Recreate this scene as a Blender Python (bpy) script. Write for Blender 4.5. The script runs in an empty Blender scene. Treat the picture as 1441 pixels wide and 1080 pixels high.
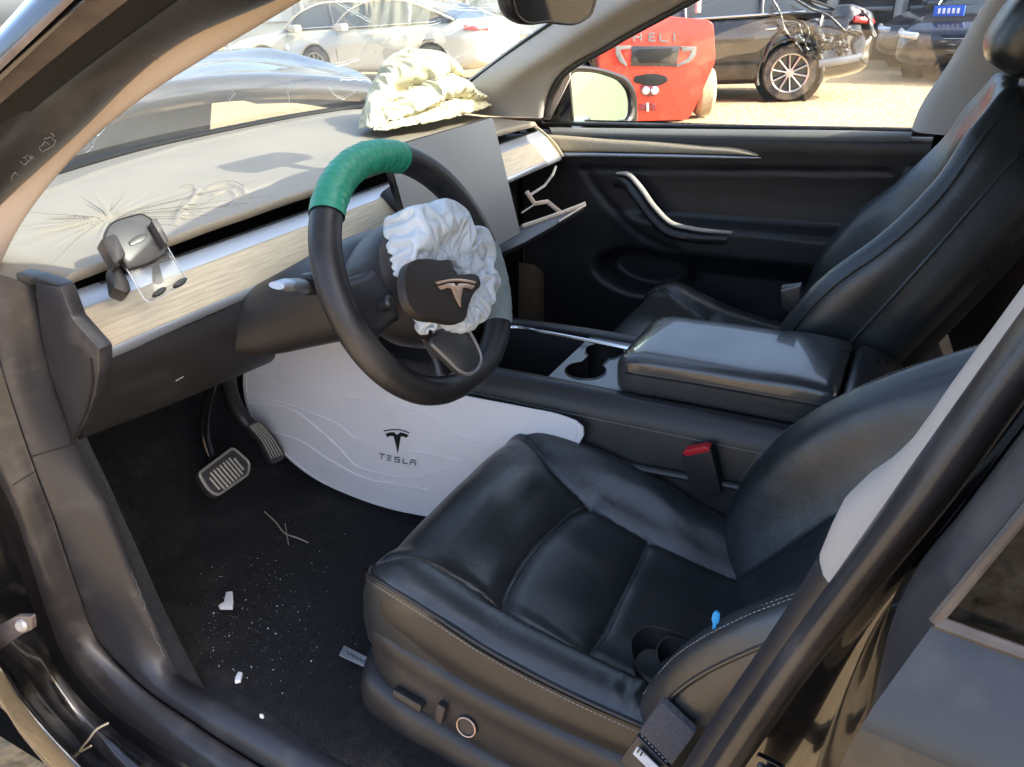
import bpy, bmesh, math, random
import numpy as np
from mathutils import Vector, Matrix
from mathutils.bvhtree import BVHTree
random.seed(7); rng = np.random.default_rng(7)
scene = bpy.context.scene
COL = scene.collection
R = math.radians

# ------------------------------------------------------------------ camera
CAM = np.array([-1.2006, -0.6217, 1.3001])
_a, _p, _r, FPX = 0.50187, 0.46127, -0.04414, 1080.05
_f = np.array([math.cos(_a)*math.cos(_p), math.sin(_a)*math.cos(_p), -math.sin(_p)])
_rt = np.array([math.sin(_a), -math.cos(_a), 0.0]); _up = np.cross(_rt, _f)
RT = math.cos(_r)*_rt + math.sin(_r)*_up; UP = -math.sin(_r)*_rt + math.cos(_r)*_up; FW = _f
cam_d = bpy.data.cameras.new('camera'); cam = bpy.data.objects.new('camera', cam_d); COL.objects.link(cam)
cam_d.sensor_width = 36; cam_d.lens = FPX/1441*36; cam_d.clip_start = 0.02; cam_d.clip_end = 500
M = Matrix.Identity(4)
for i in range(3):
    M[i][0], M[i][1], M[i][2], M[i][3] = RT[i], UP[i], -FW[i], CAM[i]
cam.matrix_world = M
scene.camera = cam

# ------------------------------------------------------------------ world, sun, exposure
SUN_TRAVEL = Vector((-0.13, 0.80, -0.585)).normalized()
w = bpy.data.worlds.new('World'); scene.world = w; w.use_nodes = True
nt = w.node_tree; bg = nt.nodes['Background']; sky = nt.nodes.new('ShaderNodeTexSky')
sky.sky_type = 'NISHITA'; sky.sun_disc = False
sky.sun_elevation = math.asin(-SUN_TRAVEL.z); sky.sun_rotation = math.atan2(-SUN_TRAVEL.x, -SUN_TRAVEL.y)
sky.air_density = 0.7; sky.dust_density = 4.0; sky.ozone_density = 0.3
nt.links.new(sky.outputs[0], bg.inputs[0]); bg.inputs[1].default_value = 0.15
sl = bpy.data.lights.new('sun', 'SUN'); sl.energy = 2.25; sl.angle = R(0.5); sl.color = (1.0, 0.93, 0.82)
so = bpy.data.objects.new('sun', sl); COL.objects.link(so)
so.rotation_euler = SUN_TRAVEL.to_track_quat('-Z', 'Y').to_euler(); so.location = (0, -6, 8)
vs = scene.view_settings; vs.view_transform = 'Standard'; vs.look = 'None'; vs.gamma = 1; vs.exposure = 2.5
vs.use_curve_mapping = False
cy_ = scene.cycles; cy_.max_bounces = 7; cy_.diffuse_bounces = 3; cy_.glossy_bounces = 3; cy_.transmission_bounces = 4; cy_.transparent_max_bounces = 8; cy_.caustics_reflective = False; cy_.caustics_refractive = False

# ------------------------------------------------------------------ geometry helpers
def ray(u, v):
    return RT*(u-720.5)/FPX - UP*(v-540)/FPX + FW
def P(u, v, X=None, Y=None, Z=None):
    d = ray(u, v)
    i, val = (0, X) if X is not None else ((1, Y) if Y is not None else (2, Z))
    return CAM + d*(val-CAM[i])/d[i]
def PP(u, v, o, n):
    d = ray(u, v); o = np.array(o); n = np.array(n); return CAM + d*(((o-CAM)@n)/(d@n))
def PB(tree, u, v, off=0.0):
    d = ray(u, v); d = d/np.linalg.norm(d)
    h = tree.ray_cast(Vector(CAM), Vector(d))
    if h[0] is None: return None
    n = np.array(h[1]); n = n if n@d < 0 else -n
    return np.array(h[0]) + n*off

def cr(pts, n, closed=False):
    """Catmull-Rom resample by chord length."""
    p = np.array(pts, float); m = len(p)
    if m == 2:
        t = np.linspace(0, 1, n)[:, None]; return p[0]*(1-t)+p[1]*t
    if closed:
        p = np.vstack([p[-1], p, p[0], p[1]]); segs = m
    else:
        p = np.vstack([2*p[0]-p[1], p, 2*p[-1]-p[-2]]); segs = m-1
    L = [np.linalg.norm(p[i+2]-p[i+1])+1e-9 for i in range(segs)]
    cum = np.concatenate([[0], np.cumsum(L)])
    s = np.linspace(0, cum[-1], n+1)[:-1] if closed else np.linspace(0, cum[-1], n)
    out = np.empty((n, p.shape[1]))
    for k, q in enumerate(s):
        i = min(int(np.searchsorted(cum, q, 'right'))-1, segs-1); t = (q-cum[i])/L[i]
        a, b, c, d = p[i], p[i+1], p[i+2], p[i+3]
        # chord-scaled tangents
        l0 = np.linalg.norm(b-a)+1e-9; l1 = L[i]; l2 = np.linalg.norm(d-c)+1e-9
        m1 = ((b-a)/l0*l1 + (c-b)/l1*l0)/(l0+l1)*l1; m2 = ((c-b)/l1*l2 + (d-c)/l2*l1)/(l1+l2)*l1
        t2, t3 = t*t, t*t*t
        out[k] = (2*t3-3*t2+1)*b + (t3-2*t2+t)*m1 + (-2*t3+3*t2)*c + (t3-t2)*m2
    return out

def crv(p, n):
    """Catmull-Rom over axis 0 for many columns at once, p (m, B, 3) -> (n, B, 3)"""
    m = len(p)
    if m == 2:
        t = np.linspace(0, 1, n)[:, None, None]; return p[0]*(1-t)+p[1]*t
    q = np.concatenate([2*p[:1]-p[1:2], p, 2*p[-1:]-p[-2:-1]], 0)
    L = np.linalg.norm(np.diff(q, axis=0), axis=2)+1e-9          # (m+1, B)
    cum = np.concatenate([np.zeros((1, p.shape[1])), np.cumsum(L[1:-1], 0)], 0)
    s_ = np.linspace(0, 1, n)[:, None]*cum[-1][None]
    i = np.clip((s_[:, None, :] >= cum[None]).sum(1)-1, 0, m-2)   # (n, B)
    B = np.arange(p.shape[1])[None]
    a, b, c, d = q[i, B], q[i+1, B], q[i+2, B], q[i+3, B]
    l0, l1, l2 = L[i, B][..., None], L[i+1, B][..., None], L[i+2, B][..., None]
    t = (s_[..., None]-cum[i, B][..., None])/l1
    m1 = ((b-a)/l0*l1 + (c-b)/l1*l0)/(l0+l1)*l1; m2 = ((c-b)/l1*l2 + (d-c)/l2*l1)/(l1+l2)*l1
    t2, t3 = t*t, t**3
    return (2*t3-3*t2+1)*b + (t3-2*t2+t)*m1 + (-2*t3+3*t2)*c + (t3-t2)*m2
def loft(rows, nu, nv):
    g = np.array([cr(r, nv) for r in rows])
    return crv(g, nu)

MATS = {}
def link(o, parent):
    COL.objects.link(o)
    if parent is not None: o.parent = parent; o.matrix_parent_inverse = parent.matrix_world.inverted()
def tag(o, label=None, cat=None, group=None, kind=None):
    if label: o['label'] = label
    if cat: o['category'] = cat
    if group: o['group'] = group
    if kind: o['kind'] = kind
    return o
def mob(name, verts, faces, mat, parent=None, smooth=True, auto=None):
    me = bpy.data.meshes.new(name)
    me.from_pydata(np.asarray(verts, float).tolist(), [], [list(map(int, f)) for f in faces]); me.update()
    me.materials.append(MATS[mat] if isinstance(mat, str) else mat)
    if smooth:
        me.polygons.foreach_set('use_smooth', [True]*len(me.polygons))
        if auto is not None:
            me.set_sharp_from_angle(angle=R(auto))
    o = bpy.data.objects.new(name, me); link(o, parent)
    return o
def empty(name, loc=(0, 0, 0), parent=None):
    o = bpy.data.objects.new(name, None); o.empty_display_size = .1
    o.location = loc; link(o, parent) if parent is None else link(o, parent)
    bpy.context.view_layer.update()
    return o
def gfaces(n, m, cu=False, cv=False, off=0, flip=False):
    f = []
    for i in range(n if cu else n-1):
        for j in range(m if cv else m-1):
            a = i*m+j; b = ((i+1) % n)*m+j; c = ((i+1) % n)*m+(j+1) % m; d = i*m+(j+1) % m
            f.append((a+off, d+off, c+off, b+off) if flip else (a+off, b+off, c+off, d+off))
    return f
def grid(name, G, mat, parent=None, cu=False, cv=False, thick=0, auto=None, sub=0):
    n, m = G.shape[:2]
    o = mob(name, G.reshape(-1, 3), gfaces(n, m, cu, cv), mat, parent, True, auto)
    if thick:
        s = o.modifiers.new('t', 'SOLIDIFY'); s.thickness = thick; s.offset = -1
    if sub:
        s = o.modifiers.new('s', 'SUBSURF'); s.levels = s.render_levels = sub
    return o
class MB:
    """collects primitive shapes into one mesh"""
    def __init__(self): self.v = []; self.f = []
    def add(self, v, f):
        o = len(self.v); self.v += [tuple(map(float, q)) for q in v]; self.f += [tuple(int(i)+o for i in q) for q in f]; return self
    def grid(self, G, cu=False, cv=False, flip=False):
        n, m = G.shape[:2]; return self.add(G.reshape(-1, 3), gfaces(n, m, cu, cv, 0, flip))
    def tube(self, path, r, seg=8, closed=False, cap=True, ry=None, upv=(0, 0, 1)):
        p = np.array(path, float); n = len(p); rr = np.broadcast_to(np.array(r, float), (n,)); r2 = rr if ry is None else np.broadcast_to(np.array(ry, float), (n,))
        T = np.roll(p, -1, 0)-np.roll(p, 1, 0) if closed else np.gradient(p, axis=0)
        T /= np.linalg.norm(T, axis=1)[:, None]+1e-12
        G = np.empty((n, seg, 3)); up = np.array(upv, float)
        th = np.linspace(0, 2*math.pi, seg, endpoint=False)
        b = None
        for i in range(n):
            if b is None:
                a = np.cross(up, T[i]); 
                if np.linalg.norm(a) < 1e-4: a = np.cross(np.array([1., 0.2, 0]), T[i])
            else: a = np.cross(b, T[i])
            a /= np.linalg.norm(a)+1e-12; b = np.cross(T[i], a)
            G[i] = p[i] + np.outer(np.cos(th), a)*rr[i] + np.outer(np.sin(th), b)*r2[i]
        o = len(self.v); self.grid(G, closed, True)
        if cap and not closed:
            self.f.append(tuple(o+k for k in range(seg))); self.f.append(tuple(o+(n-1)*seg+seg-1-k for k in range(seg)))
        return self
    def lathe(self, prof, c, ax, seg=24):
        ax = Vector(ax).normalized(); e1 = ax.orthogonal().normalized(); e2 = ax.cross(e1)
        th = np.linspace(0, 2*math.pi, seg, endpoint=False); G = np.empty((len(prof), seg, 3))
        for i, (rad, h) in enumerate(prof):
            G[i] = np.array(c) + np.array(ax)*h + rad*(np.outer(np.cos(th), np.array(e1)) + np.outer(np.sin(th), np.array(e2)))
        return self.grid(G, False, True)
    def rbox(self, c, size, bev=0.0, rot=None, seg=2):
        bm = bmesh.new(); bmesh.ops.create_cube(bm, size=1)
        bmesh.ops.scale(bm, vec=size, verts=bm.verts)
        if bev: bmesh.ops.bevel(bm, geom=bm.edges[:], offset=bev, segments=seg, profile=.6, affect='EDGES')
        if rot is not None: bmesh.ops.transform(bm, matrix=rot.to_4x4(), verts=bm.verts)
        bm.verts.index_update()
        self.add([np.array(v.co)+np.array(c) for v in bm.verts], [[v.index for v in f.verts] for f in bm.faces]); bm.free(); return self
    def prism(self, poly, ext, bev=0.0, seg=2):
        """closed polygon of 3D points extruded along vector ext"""
        bm = bmesh.new(); vs_ = [bm.verts.new(tuple(p)) for p in poly]; f = bm.faces.new(vs_)
        r = bmesh.ops.extrude_face_region(bm, geom=[f]); nv = [g for g in r['geom'] if isinstance(g, bmesh.types.BMVert)]
        bmesh.ops.translate(bm, vec=tuple(ext), verts=nv); bmesh.ops.recalc_face_normals(bm, faces=bm.faces)
        if bev: bmesh.ops.bevel(bm, geom=bm.edges[:], offset=bev, segments=seg, profile=.6, affect='EDGES', clamp_overlap=True)
        bm.verts.index_update()
        self.add([v.co for v in bm.verts], [[v.index for v in q.verts] for q in bm.faces]); bm.free(); return self
    def build(self, name, mat, parent=None, smooth=True, auto=35):
        return mob(name, self.v, self.f, mat, parent, smooth, auto)
def frame(x, z):
    """rotation matrix with local x along x and local z near z"""
    x = Vector(x).normalized(); z = Vector(z); y = z.cross(x).normalized(); z = x.cross(y)
    return Matrix((x, y, z)).transposed()
def tree_of(o):
    me = o.data; return BVHTree.FromPolygons([v.co.copy() for v in me.vertices], [tuple(p.vertices) for p in me.polygons])
def vnoise(p, seed=0):
    """cheap smooth value noise, p (...,3)"""
    p = np.asarray(p, float); i = np.floor(p).astype(np.int64); f = p-i; f = f*f*(3-2*f)
    def h(ix, iy, iz):
        n = (ix*374761393 + iy*668265263 + iz*2147483647 + seed*1274126177) & 0xffffffff
        n = ((n ^ (n >> 13))*1274126177) & 0xffffffff
        return ((n ^ (n >> 16)) & 0xffff)/65535.0
    r = 0
    for a in (0, 1):
        for b in (0, 1):
            for c in (0, 1):
                wgt = (f[..., 0] if a else 1-f[..., 0])*(f[..., 1] if b else 1-f[..., 1])*(f[..., 2] if c else 1-f[..., 2])
                r = r + wgt*h(i[..., 0]+a, i[..., 1]+b, i[..., 2]+c)
    return r*2-1
def seg_dist(p, poly):
    """distance of points p (...,2) to polyline"""
    d = np.full(p.shape[:-1], 9.0)
    for a, b in zip(poly[:-1], poly[1:]):
        a = np.array(a); b = np.array(b); ab = b-a; t = np.clip(((p-a)@ab)/(ab@ab+1e-12), 0, 1)
        d = np.minimum(d, np.linalg.norm(p-(a+t[..., None]*ab), axis=-1))
    return d

def round_poly(pts, r, n=5):
    """round the corners of a closed polygon"""
    p = [np.array(q, float) for q in pts]; out = []
    for i, c in enumerate(p):
        a = p[i-1]-c; b = p[(i+1) % len(p)]-c; la, lb = np.linalg.norm(a), np.linalg.norm(b); q = min(r, la*.45, lb*.45); a = a/la*q; b = b/lb*q
        for k in range(n+1):
            t = k/n; out.append(c+a*(1-t)**2+b*t*t)
    return np.array(out)
# ------------------------------------------------------------------ materials
def mat(name, col, rough=.5, metal=0, spec=.5, bump=0, bscale=200, col2=None, cscale=6, cmix=.5, coat=0, dust=None, dscale=4, dlo=.5, dhi=.75, dmax=.6,
        trans=0, stretch=None, bdist=.001, emit=None, rvar=0, kind='NOISE', sheen=0, bump2=None):
    m = bpy.data.materials.new(name); m.use_nodes = True; n = m.node_tree.nodes; l = m.node_tree.links
    b = n['Principled BSDF']; b.inputs['Roughness'].default_value = rough; b.inputs['Metallic'].default_value = metal
    b.inputs['Specular IOR Level'].default_value = spec; b.inputs['Coat Weight'].default_value = coat; b.inputs['Coat Roughness'].default_value = .04
    b.inputs['Transmission Weight'].default_value = trans; b.inputs['Sheen Weight'].default_value = sheen
    tc = n.new('ShaderNodeTexCoord'); vec = tc.outputs['Object']
    if stretch:
        mp = n.new('ShaderNodeMapping'); mp.inputs['Scale'].default_value = stretch; l.new(vec, mp.inputs[0]); vec_s = mp.outputs[0]
    else: vec_s = vec
    def noise(sc, det=4, v=None, ro=.55):
        q = n.new('ShaderNodeTexNoise'); q.inputs['Scale'].default_value = sc; q.inputs['Detail'].default_value = det; q.inputs['Roughness'].default_value = ro
        l.new(v or vec, q.inputs[0]); return q.outputs[0]
    def ramp(x, lo, hi, a=0, c=1):
        q = n.new('ShaderNodeMapRange'); q.inputs[1].default_value = lo; q.inputs[2].default_value = hi; q.inputs[3].default_value = a; q.inputs[4].default_value = c
        l.new(x, q.inputs[0]); return q.outputs[0]
    def mix(fac, a, c):
        q = n.new('ShaderNodeMix'); q.data_type = 'RGBA'
        (l.new(fac, q.inputs[0]) if not isinstance(fac, float) else setattr(q.inputs[0], 'default_value', fac))
        for s, x in ((q.inputs[6], a), (q.inputs[7], c)):
            if isinstance(x, tuple): s.default_value = (*x, 1)
            else: l.new(x, s)
        return q.outputs[2]
    c = tuple(col)
    if col2: c = mix(ramp(noise(cscale, 5, vec_s), .5-cmix/2, .5+cmix/2), c, tuple(col2))
    if dust:
        dn = noise(dscale, 8, None, .65); df = ramp(dn, dlo, dhi, 0, dmax); c = mix(df, c, tuple(dust))
        q = n.new('ShaderNodeMath'); q.operation = 'MULTIPLY_ADD'; q.inputs[1].default_value = max(0, .85-rough); q.inputs[2].default_value = rough; l.new(df, q.inputs[0]); l.new(q.outputs[0], b.inputs['Roughness'])
    elif rvar:
        l.new(ramp(noise(cscale*1.7, 6), .3, .7, rough-rvar, rough+rvar), b.inputs['Roughness'])
    if isinstance(c, tuple): b.inputs['Base Color'].default_value = (*c, 1)
    else: l.new(c, b.inputs['Base Color'])
    if bump:
        if kind == 'VORO':
            q = n.new('ShaderNodeTexVoronoi'); q.inputs['Scale'].default_value = bscale; l.new(vec, q.inputs[0]); hgt = q.outputs[0]
        else: hgt = noise(bscale, 3, vec_s)
        bp = n.new('ShaderNodeBump'); bp.inputs['Strength'].default_value = bump; bp.inputs['Distance'].default_value = bdist; l.new(hgt, bp.inputs['Height']); l.new(bp.outputs[0], b.inputs['Normal'])
        if bump2:
            b2 = n.new('ShaderNodeBump'); b2.inputs['Strength'].default_value = bump2[1]; b2.inputs['Distance'].default_value = bump2[2]
            l.new(noise(bump2[0], 5, None, .6), b2.inputs['Height']); l.new(b2.outputs[0], bp.inputs['Normal'])
    if emit: b.inputs['Emission Color'].default_value = (*emit[0], 1); b.inputs['Emission Strength'].default_value = emit[1]
    MATS[name] = m; return m
TAN = (.27, .245, .22)
mat('leather', (.019, .022, .023), .33, spec=.7, bump=.25, bscale=900, kind='VORO', bdist=.0004, rvar=.07, cscale=9, col2=(.033, .037, .040), bump2=(34, .22, .004))
mat('leather_side', (.024, .022, .021), .40, bump=.25, bscale=900, kind='VORO', bdist=.0004, dust=TAN, dlo=.5, dhi=.9, dmax=.2)
mat('plastic', (.019, .0185, .020), .44, bump=.2, bscale=700, bdist=.0004, dust=TAN, dscale=7, dlo=.54, dhi=.95, dmax=.18)
mat('plastic_grey', (.026, .026, .030), .38, bump=.2, bscale=700, bdist=.0004, dust=TAN, dscale=14, dlo=.52, dhi=.92, dmax=.32)
mat('plastic_smooth', (.02, .02, .023), .35, rvar=.08)
mat('gloss_black', (.006, .006, .007), .16)
mat('black', (.003, .003, .003), .7)
mat('rubber', (.028, .026, .027), .33, dust=(.26, .23, .21), dscale=11, dlo=.5, dhi=.85, dmax=.35, bump=.15, bscale=60, bdist=.002)
mat('paint', (.004, .004, .005), .22, coat=1, dust=(.25, .22, .19), dscale=13, dlo=.55, dhi=.9, dmax=.25)
mat('paint_hood', (.005, .006, .009), .3, coat=1, dust=(.3, .28, .26), dscale=3, dlo=.35, dhi=.9, dmax=.10)
mat('carpet', (.009, .009, .010), .95, spec=.1, bump=1.0, bscale=260, bdist=.006, col2=(.020, .020, .021), cscale=90, dust=(.16, .14, .12), dscale=6, dlo=.55, dhi=.95, dmax=.35, sheen=.05)
mat('wood', (.56, .48, .34), .45, col2=(.38, .31, .21), cscale=14, stretch=(1.2, 24, 24), cmix=.4, bump=.12, bscale=16, bdist=.0008)
mat('silver', (.42, .45, .50), .38, metal=.75, rvar=.05)
mat('silver_dark', (.16, .18, .21), .4, metal=.6)
mat('chrome', (.72, .72, .72), .18, metal=1)
mat('dash_top', (.20, .175, .135), .5, bump=.35, bscale=900, bdist=.0005, col2=(.235, .205, .16), cscale=5)
mat('dash_grain', (.19, .17, .145), .8, bump=.8, bscale=330, bdist=.002, col2=(.20, .18, .15), cscale=60)
mat('trim_light', (.46, .42, .38), .8, bump=.3, bscale=500, bdist=.0006, col2=(.40, .37, .33), cscale=7)
mat('trim_pink', (.50, .43, .38), .75, bump=.3, bscale=500, bdist=.0006)
mat('headliner', (.35, .34, .33), .9)
mat('airbag_cream', (.54, .49, .32), .75, bump=.3, bscale=1200, bdist=.0004, sheen=.2, col2=(.50, .47, .33), cscale=9)
mat('airbag_blue', (.66, .72, .76), .8, bump=.3, bscale=1200, bdist=.0004, col2=(.60, .67, .72), cscale=14)
mat('mat_white', (.80, .78, .78), .5, bump=.25, bscale=800, kind='VORO', bdist=.0003, dust=(.45, .43, .36), dscale=6, dlo=.55, dhi=.9, dmax=.4)
mat('print_black', (.01, .01, .011), .5)
mat('emblem', (.66, .46, .34), .32, metal=.5)
mat('stitch', (.28, .29, .30), .8)
mat('stitch_brown', (.20, .12, .11), .8)
mat('red', (.55, .02, .03), .35)
mat('webbing', (.045, .045, .055), .85, bump=.9, bscale=420, bdist=.002, col2=(.09, .09, .10), cscale=420)
mat('label_white', (.55, .58, .62), .5)
mat('blue', (.02, .35, .80), .5)
mat('white_plastic', (.8, .8, .8), .4)
mat('straw', (.42, .36, .25), .8)
mat('metal_grey', (.30, .30, .30), .45, metal=.5, dust=TAN, dlo=.4, dhi=.8, dmax=.5, dscale=30)
mat('pedal_metal', (.42, .40, .36), .5, metal=.5, dust=(.35, .31, .25), dlo=.35, dhi=.75, dmax=.6, dscale=30)
mat('screen', (.22, .22, .225), .30, rvar=.05, dust=(.25, .23, .21), dscale=3, dlo=.3, dhi=.9, dmax=.25)  # grey base raised to paint the sky reflected in the glass
mat('sand', (.35, .26, .15), .95, spec=.1, col2=(.41, .31, .185), cscale=.9, bump=.9, bscale=9, bdist=.05, dust=(.25, .18, .105), dscale=2.3, dlo=.5, dhi=.8, dmax=.5)
def glass(name, tint=(1, 1, 1), haze=(.5, .5, .48), h0=.0, h1=.2, sc=5, refl=1.0):
    """thin dusty pane: clear transmission, fresnel reflection and a film of dust"""
    m = bpy.data.materials.new(name); m.use_nodes = True; n = m.node_tree.nodes; l = m.node_tree.links; n.clear()
    out = n.new('ShaderNodeOutputMaterial'); tr = n.new('ShaderNodeBsdfTransparent'); tr.inputs[0].default_value = (*tint, 1)
    gl = n.new('ShaderNodeBsdfGlossy'); gl.inputs['Roughness'].default_value = .01; gl.inputs[0].default_value = (refl, refl, refl, 1)
    di = n.new('ShaderNodeBsdfDiffuse'); di.inputs[0].default_value = (*haze, 1)
    tl = n.new('ShaderNodeBsdfTranslucent'); tl.inputs[0].default_value = (*haze, 1)
    lw = n.new('ShaderNodeLayerWeight'); pw = n.new('ShaderNodeMath'); pw.operation = 'POWER'; pw.inputs[1].default_value = 5; l.new(lw.outputs['Facing'], pw.inputs[0])
    fr = n.new('ShaderNodeMath'); fr.operation = 'MULTIPLY_ADD'; fr.inputs[1].default_value = .92; fr.inputs[2].default_value = .08; l.new(pw.outputs[0], fr.inputs[0])
    tc = n.new('ShaderNodeTexCoord'); no = n.new('ShaderNodeTexNoise'); no.inputs['Scale'].default_value = sc; no.inputs['Detail'].default_value = 9; no.inputs['Roughness'].default_value = .7
    l.new(tc.outputs['Object'], no.inputs[0]); mr = n.new('ShaderNodeMapRange'); mr.inputs[1].default_value = .35; mr.inputs[2].default_value = .75; mr.inputs[3].default_value = h0; mr.inputs[4].default_value = h1
    l.new(no.outputs[0], mr.inputs[0])
    mx = n.new('ShaderNodeMixShader'); l.new(fr.outputs[0], mx.inputs[0]); l.new(tr.outputs[0], mx.inputs[1]); l.new(gl.outputs[0], mx.inputs[2])
    dd = n.new('ShaderNodeMixShader'); dd.inputs[0].default_value = .5; l.new(di.outputs[0], dd.inputs[1]); l.new(tl.outputs[0], dd.inputs[2])
    m2 = n.new('ShaderNodeMixShader'); l.new(mr.outputs[0], m2.inputs[0]); l.new(mx.outputs[0], m2.inputs[1]); l.new(dd.outputs[0], m2.inputs[2])
    l.new(m2.outputs[0], out.inputs[0]); MATS[name] = m; return m
glass('windshield', (.84, .92, .90), (.58, .60, .58), .03, .15, 4)
glass('side_glass', (.90, .95, .93), (.5, .5, .48), .0, .03, 5)
glass('dark_glass', (.06, .065, .065), (.4, .38, .35), .0, .10, 60, .10)
glass('roof_glass', (.03, .03, .035), (.1, .1, .1), 0, .02, 5)
glass('clear_plastic', (.93, .94, .95), (.6, .6, .62), .03, .08, 20, .35)
mat('crack_white', (.85, .90, .90), .3)

# ================================================================== SETTING
def ground():
    n = 90; s = np.sinh(np.linspace(-4.6, 4.6, n)); s = s/s[-1]*220
    X, Y = np.meshgrid(s+6, s+4, indexing='ij')
    Z = .02*vnoise(np.stack([X*.7, Y*.7, X*0], -1)) + .012*vnoise(np.stack([X*2.1, Y*2.1, X*0+3], -1))
    Z -= Z.max()
    o = grid('ground', np.stack([X, Y, Z], -1), 'sand'); tag(o, kind='structure')
ground()

# ================================================================== THE CAR
car = empty('damaged_car')
tag(car, 'black wrecked car seen through its open front door, airbags burst, black leather seats', 'car')

def ext(row, a=0.0, b=0.0):
    r = [np.array(q) for q in row]
    if a: d = r[0]-r[1]; r = [r[0]+d/np.linalg.norm(d)*a] + r
    if b: d = r[-1]-r[-2]; r = r+[r[-1]+d/np.linalg.norm(d)*b]
    return r
def px(rows):
    return [P(u, v, X=x) for u, v, x in rows]

# ---- front door opening: A-pillar, hinge post and sill as one swept frame
S1 = px([(425,-5,-.595),(300,70,-.615),(210,127,-.632),(85,238,-.652),(30,310,-.67),(-10,390,-.68)])
S2 = px([(400,-5,-.64),(245,65,-.65),(100,195,-.67),(0,290,-.69),(-60,360,-.705)])
S3 = px([(215,-5,-.72),(100,80,-.735),(0,160,-.75),(-100,240,-.77)])
S4 = px([(110,-5,-.77),(0,100,-.785),(-100,195,-.80)])
S5 = px([(48,-5,-.70),(0,52,-.72),(-90,150,-.745)])
S1b = px([(20,408,-.69),(52,402,-.69)])
def mid(a, b, t, off=(0, 0, 0), n=24):
    A = cr(a, n); B = cr(b, n); return A*(1-t)+B*t+np.array(off)
A1, A2, A3, A4, A5 = [ext(s, .42, .0) for s in (S1, S2, S3, S4, S5)]
pt = grid('pillar_trim', loft([mid(A1, A1, 0, (.010, .03, -.01)), A1, mid(A1, A2, .5, (-.012, 0, .012)), A2], 14, 40), 'trim_pink', car)
# seal strip between trim and painted post
G = loft([mid(A2, A2, 0, (.012, .01, 0)), A2, mid(A2, A3, .25, (-.03, -.01, .012)), mid(A2, A3, .55, (-.025, -.01, .010)), mid(A2, A3, .8, (-.015, 0, .004)), A3], 30, 60)
door_seal = grid('door_seal', G, 'rubber', car)
door_seal['label'] = 'scuffed black rubber seal along the windscreen pillar'
gap = grid('pillar_gap', loft([mid(A3, A3, 0), mid(A3, A4, .12, (.02, .015, -.015)), mid(A3, A4, .25)], 8, 30), 'black', car)
G = loft([mid(A3, A4, .22), mid(A3, A4, .5, (-.012, 0, .008)), mid(A3, A4, .8, (-.012, 0, .006)), mid(A3, A4, 1.0)], 14, 40)
mat('strip_dull', (.10, .085, .082), .5, metal=.2, dust=(.28, .23, .21), dscale=18, dlo=.4, dhi=.8, dmax=.6)
strip = grid('drip_strip', G, 'strip_dull', car)
G = loft([mid(A4, A4, 0, (.004, 0, -.004)), mid(A4, A5, .1, (-.006, 0, .006)), mid(A4, A5, .45, (-.008, 0, .010)), mid(A4, A5, .8, (-.004, 0, .004)), A5, mid(A5, A5, 0, (.02, .03, -.02))], 16, 40)
body_a = grid('windscreen_pillar', G, 'paint', car)

# hinge post and sill
T1 = px([(-20,400,-.69),(40,402,-.69),(50,440,-.69),(70,530,-.69),(105,625,-.69),(150,720,-.69),(167,763,-.69),(190,823,-.69),(217,880,-.69),(247,943,-.69),(333,990,-.69),(480,1073,-.69),(640,1165,-.69)])[1:]
T2 = px([(-30,400,-.725),(0,512,-.735),(43,643,-.74),(72,720,-.74),(110,830,-.735),(143,907,-.73),(187,953,-.73),(283,1023,-.73),(367,1077,-.73),(520,1165,-.73),(700,1270,-.73)])
T3 = px([(-110,380,-.77),(-60,560,-.775),(20,720,-.775),(43,787,-.775),(67,863,-.77),(97,933,-.765),(133,977,-.765),(187,1020,-.765),(260,1070,-.765),(400,1160,-.765),(580,1270,-.765)])
T4 = px([(-150,400,-.80),(-110,560,-.80),(-20,700,-.80),(27,803,-.795),(55,880,-.79),(82,943,-.785),(120,992,-.785),(172,1035,-.785),(245,1090,-.785),(370,1180,-.785),(520,1290,-.785)])
T5 = px([(-280,400,-.90),(-200,650,-.90),(-110,800,-.89),(-40,900,-.88),(0,938,-.875),(35,990,-.87),(120,1085,-.865),(230,1180,-.865),(380,1300,-.865)])
T1, T2, T3, T4, T5 = [ext(t_, 0, .55) for t_ in (T1, T2, T3, T4, T5)]
def lerp(a, b, t, off=(0, 0, 0), n=110):
    A = cr(a, n); B = cr(b, n); return A*(1-t)+B*t+np.array(off)
post = grid('sill_trim', loft([lerp(T1, T1, 0, (.025, .012, -.004)), T1, lerp(T1, T2, .3, (-.004, -.003, .012)), lerp(T1, T2, .75, (-.004, -.004, .014)), T2, lerp(T2, T2, 0, (.004, .003, -.012))], 26, 130), 'plastic_grey', car)
post['label'] = 'scuffed dark grey trim curving from the hinge post into the sill'
seal2 = grid('sill_seal', loft([lerp(T2, T2, 0, (-.002, -.002, -.012)), lerp(T2, T3, .06, (-.001, -.003, .003)), lerp(T2, T3, .35, (-.006, -.006, .012)), lerp(T2, T3, .75, (-.006, -.006, .010)), T3, lerp(T3, T3, 0, (0, .006, -.012))], 24, 130), 'rubber', car)
jamb = grid('door_jamb', loft([lerp(T3, T3, 0, (.001, .004, -.008)), lerp(T3, T4, .5, (0, .004, -.006)), T4], 8, 130), 'gloss_black', car)
G = loft([T4, lerp(T4, T5, .06, (0, .012, -.02)), lerp(T4, T5, .3, (0, .03, -.035)), lerp(T4, T5, .6, (0, .035, -.035)), lerp(T4, T5, .9, (0, .01, -.012)), T5, lerp(T5, T5, 0, (-.012, .01, -.03)), lerp(T5, T5, 0, (-.0, .03, -.12))], 44, 140)
sill_body = grid('body_sill', G, 'paint', car)

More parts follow.
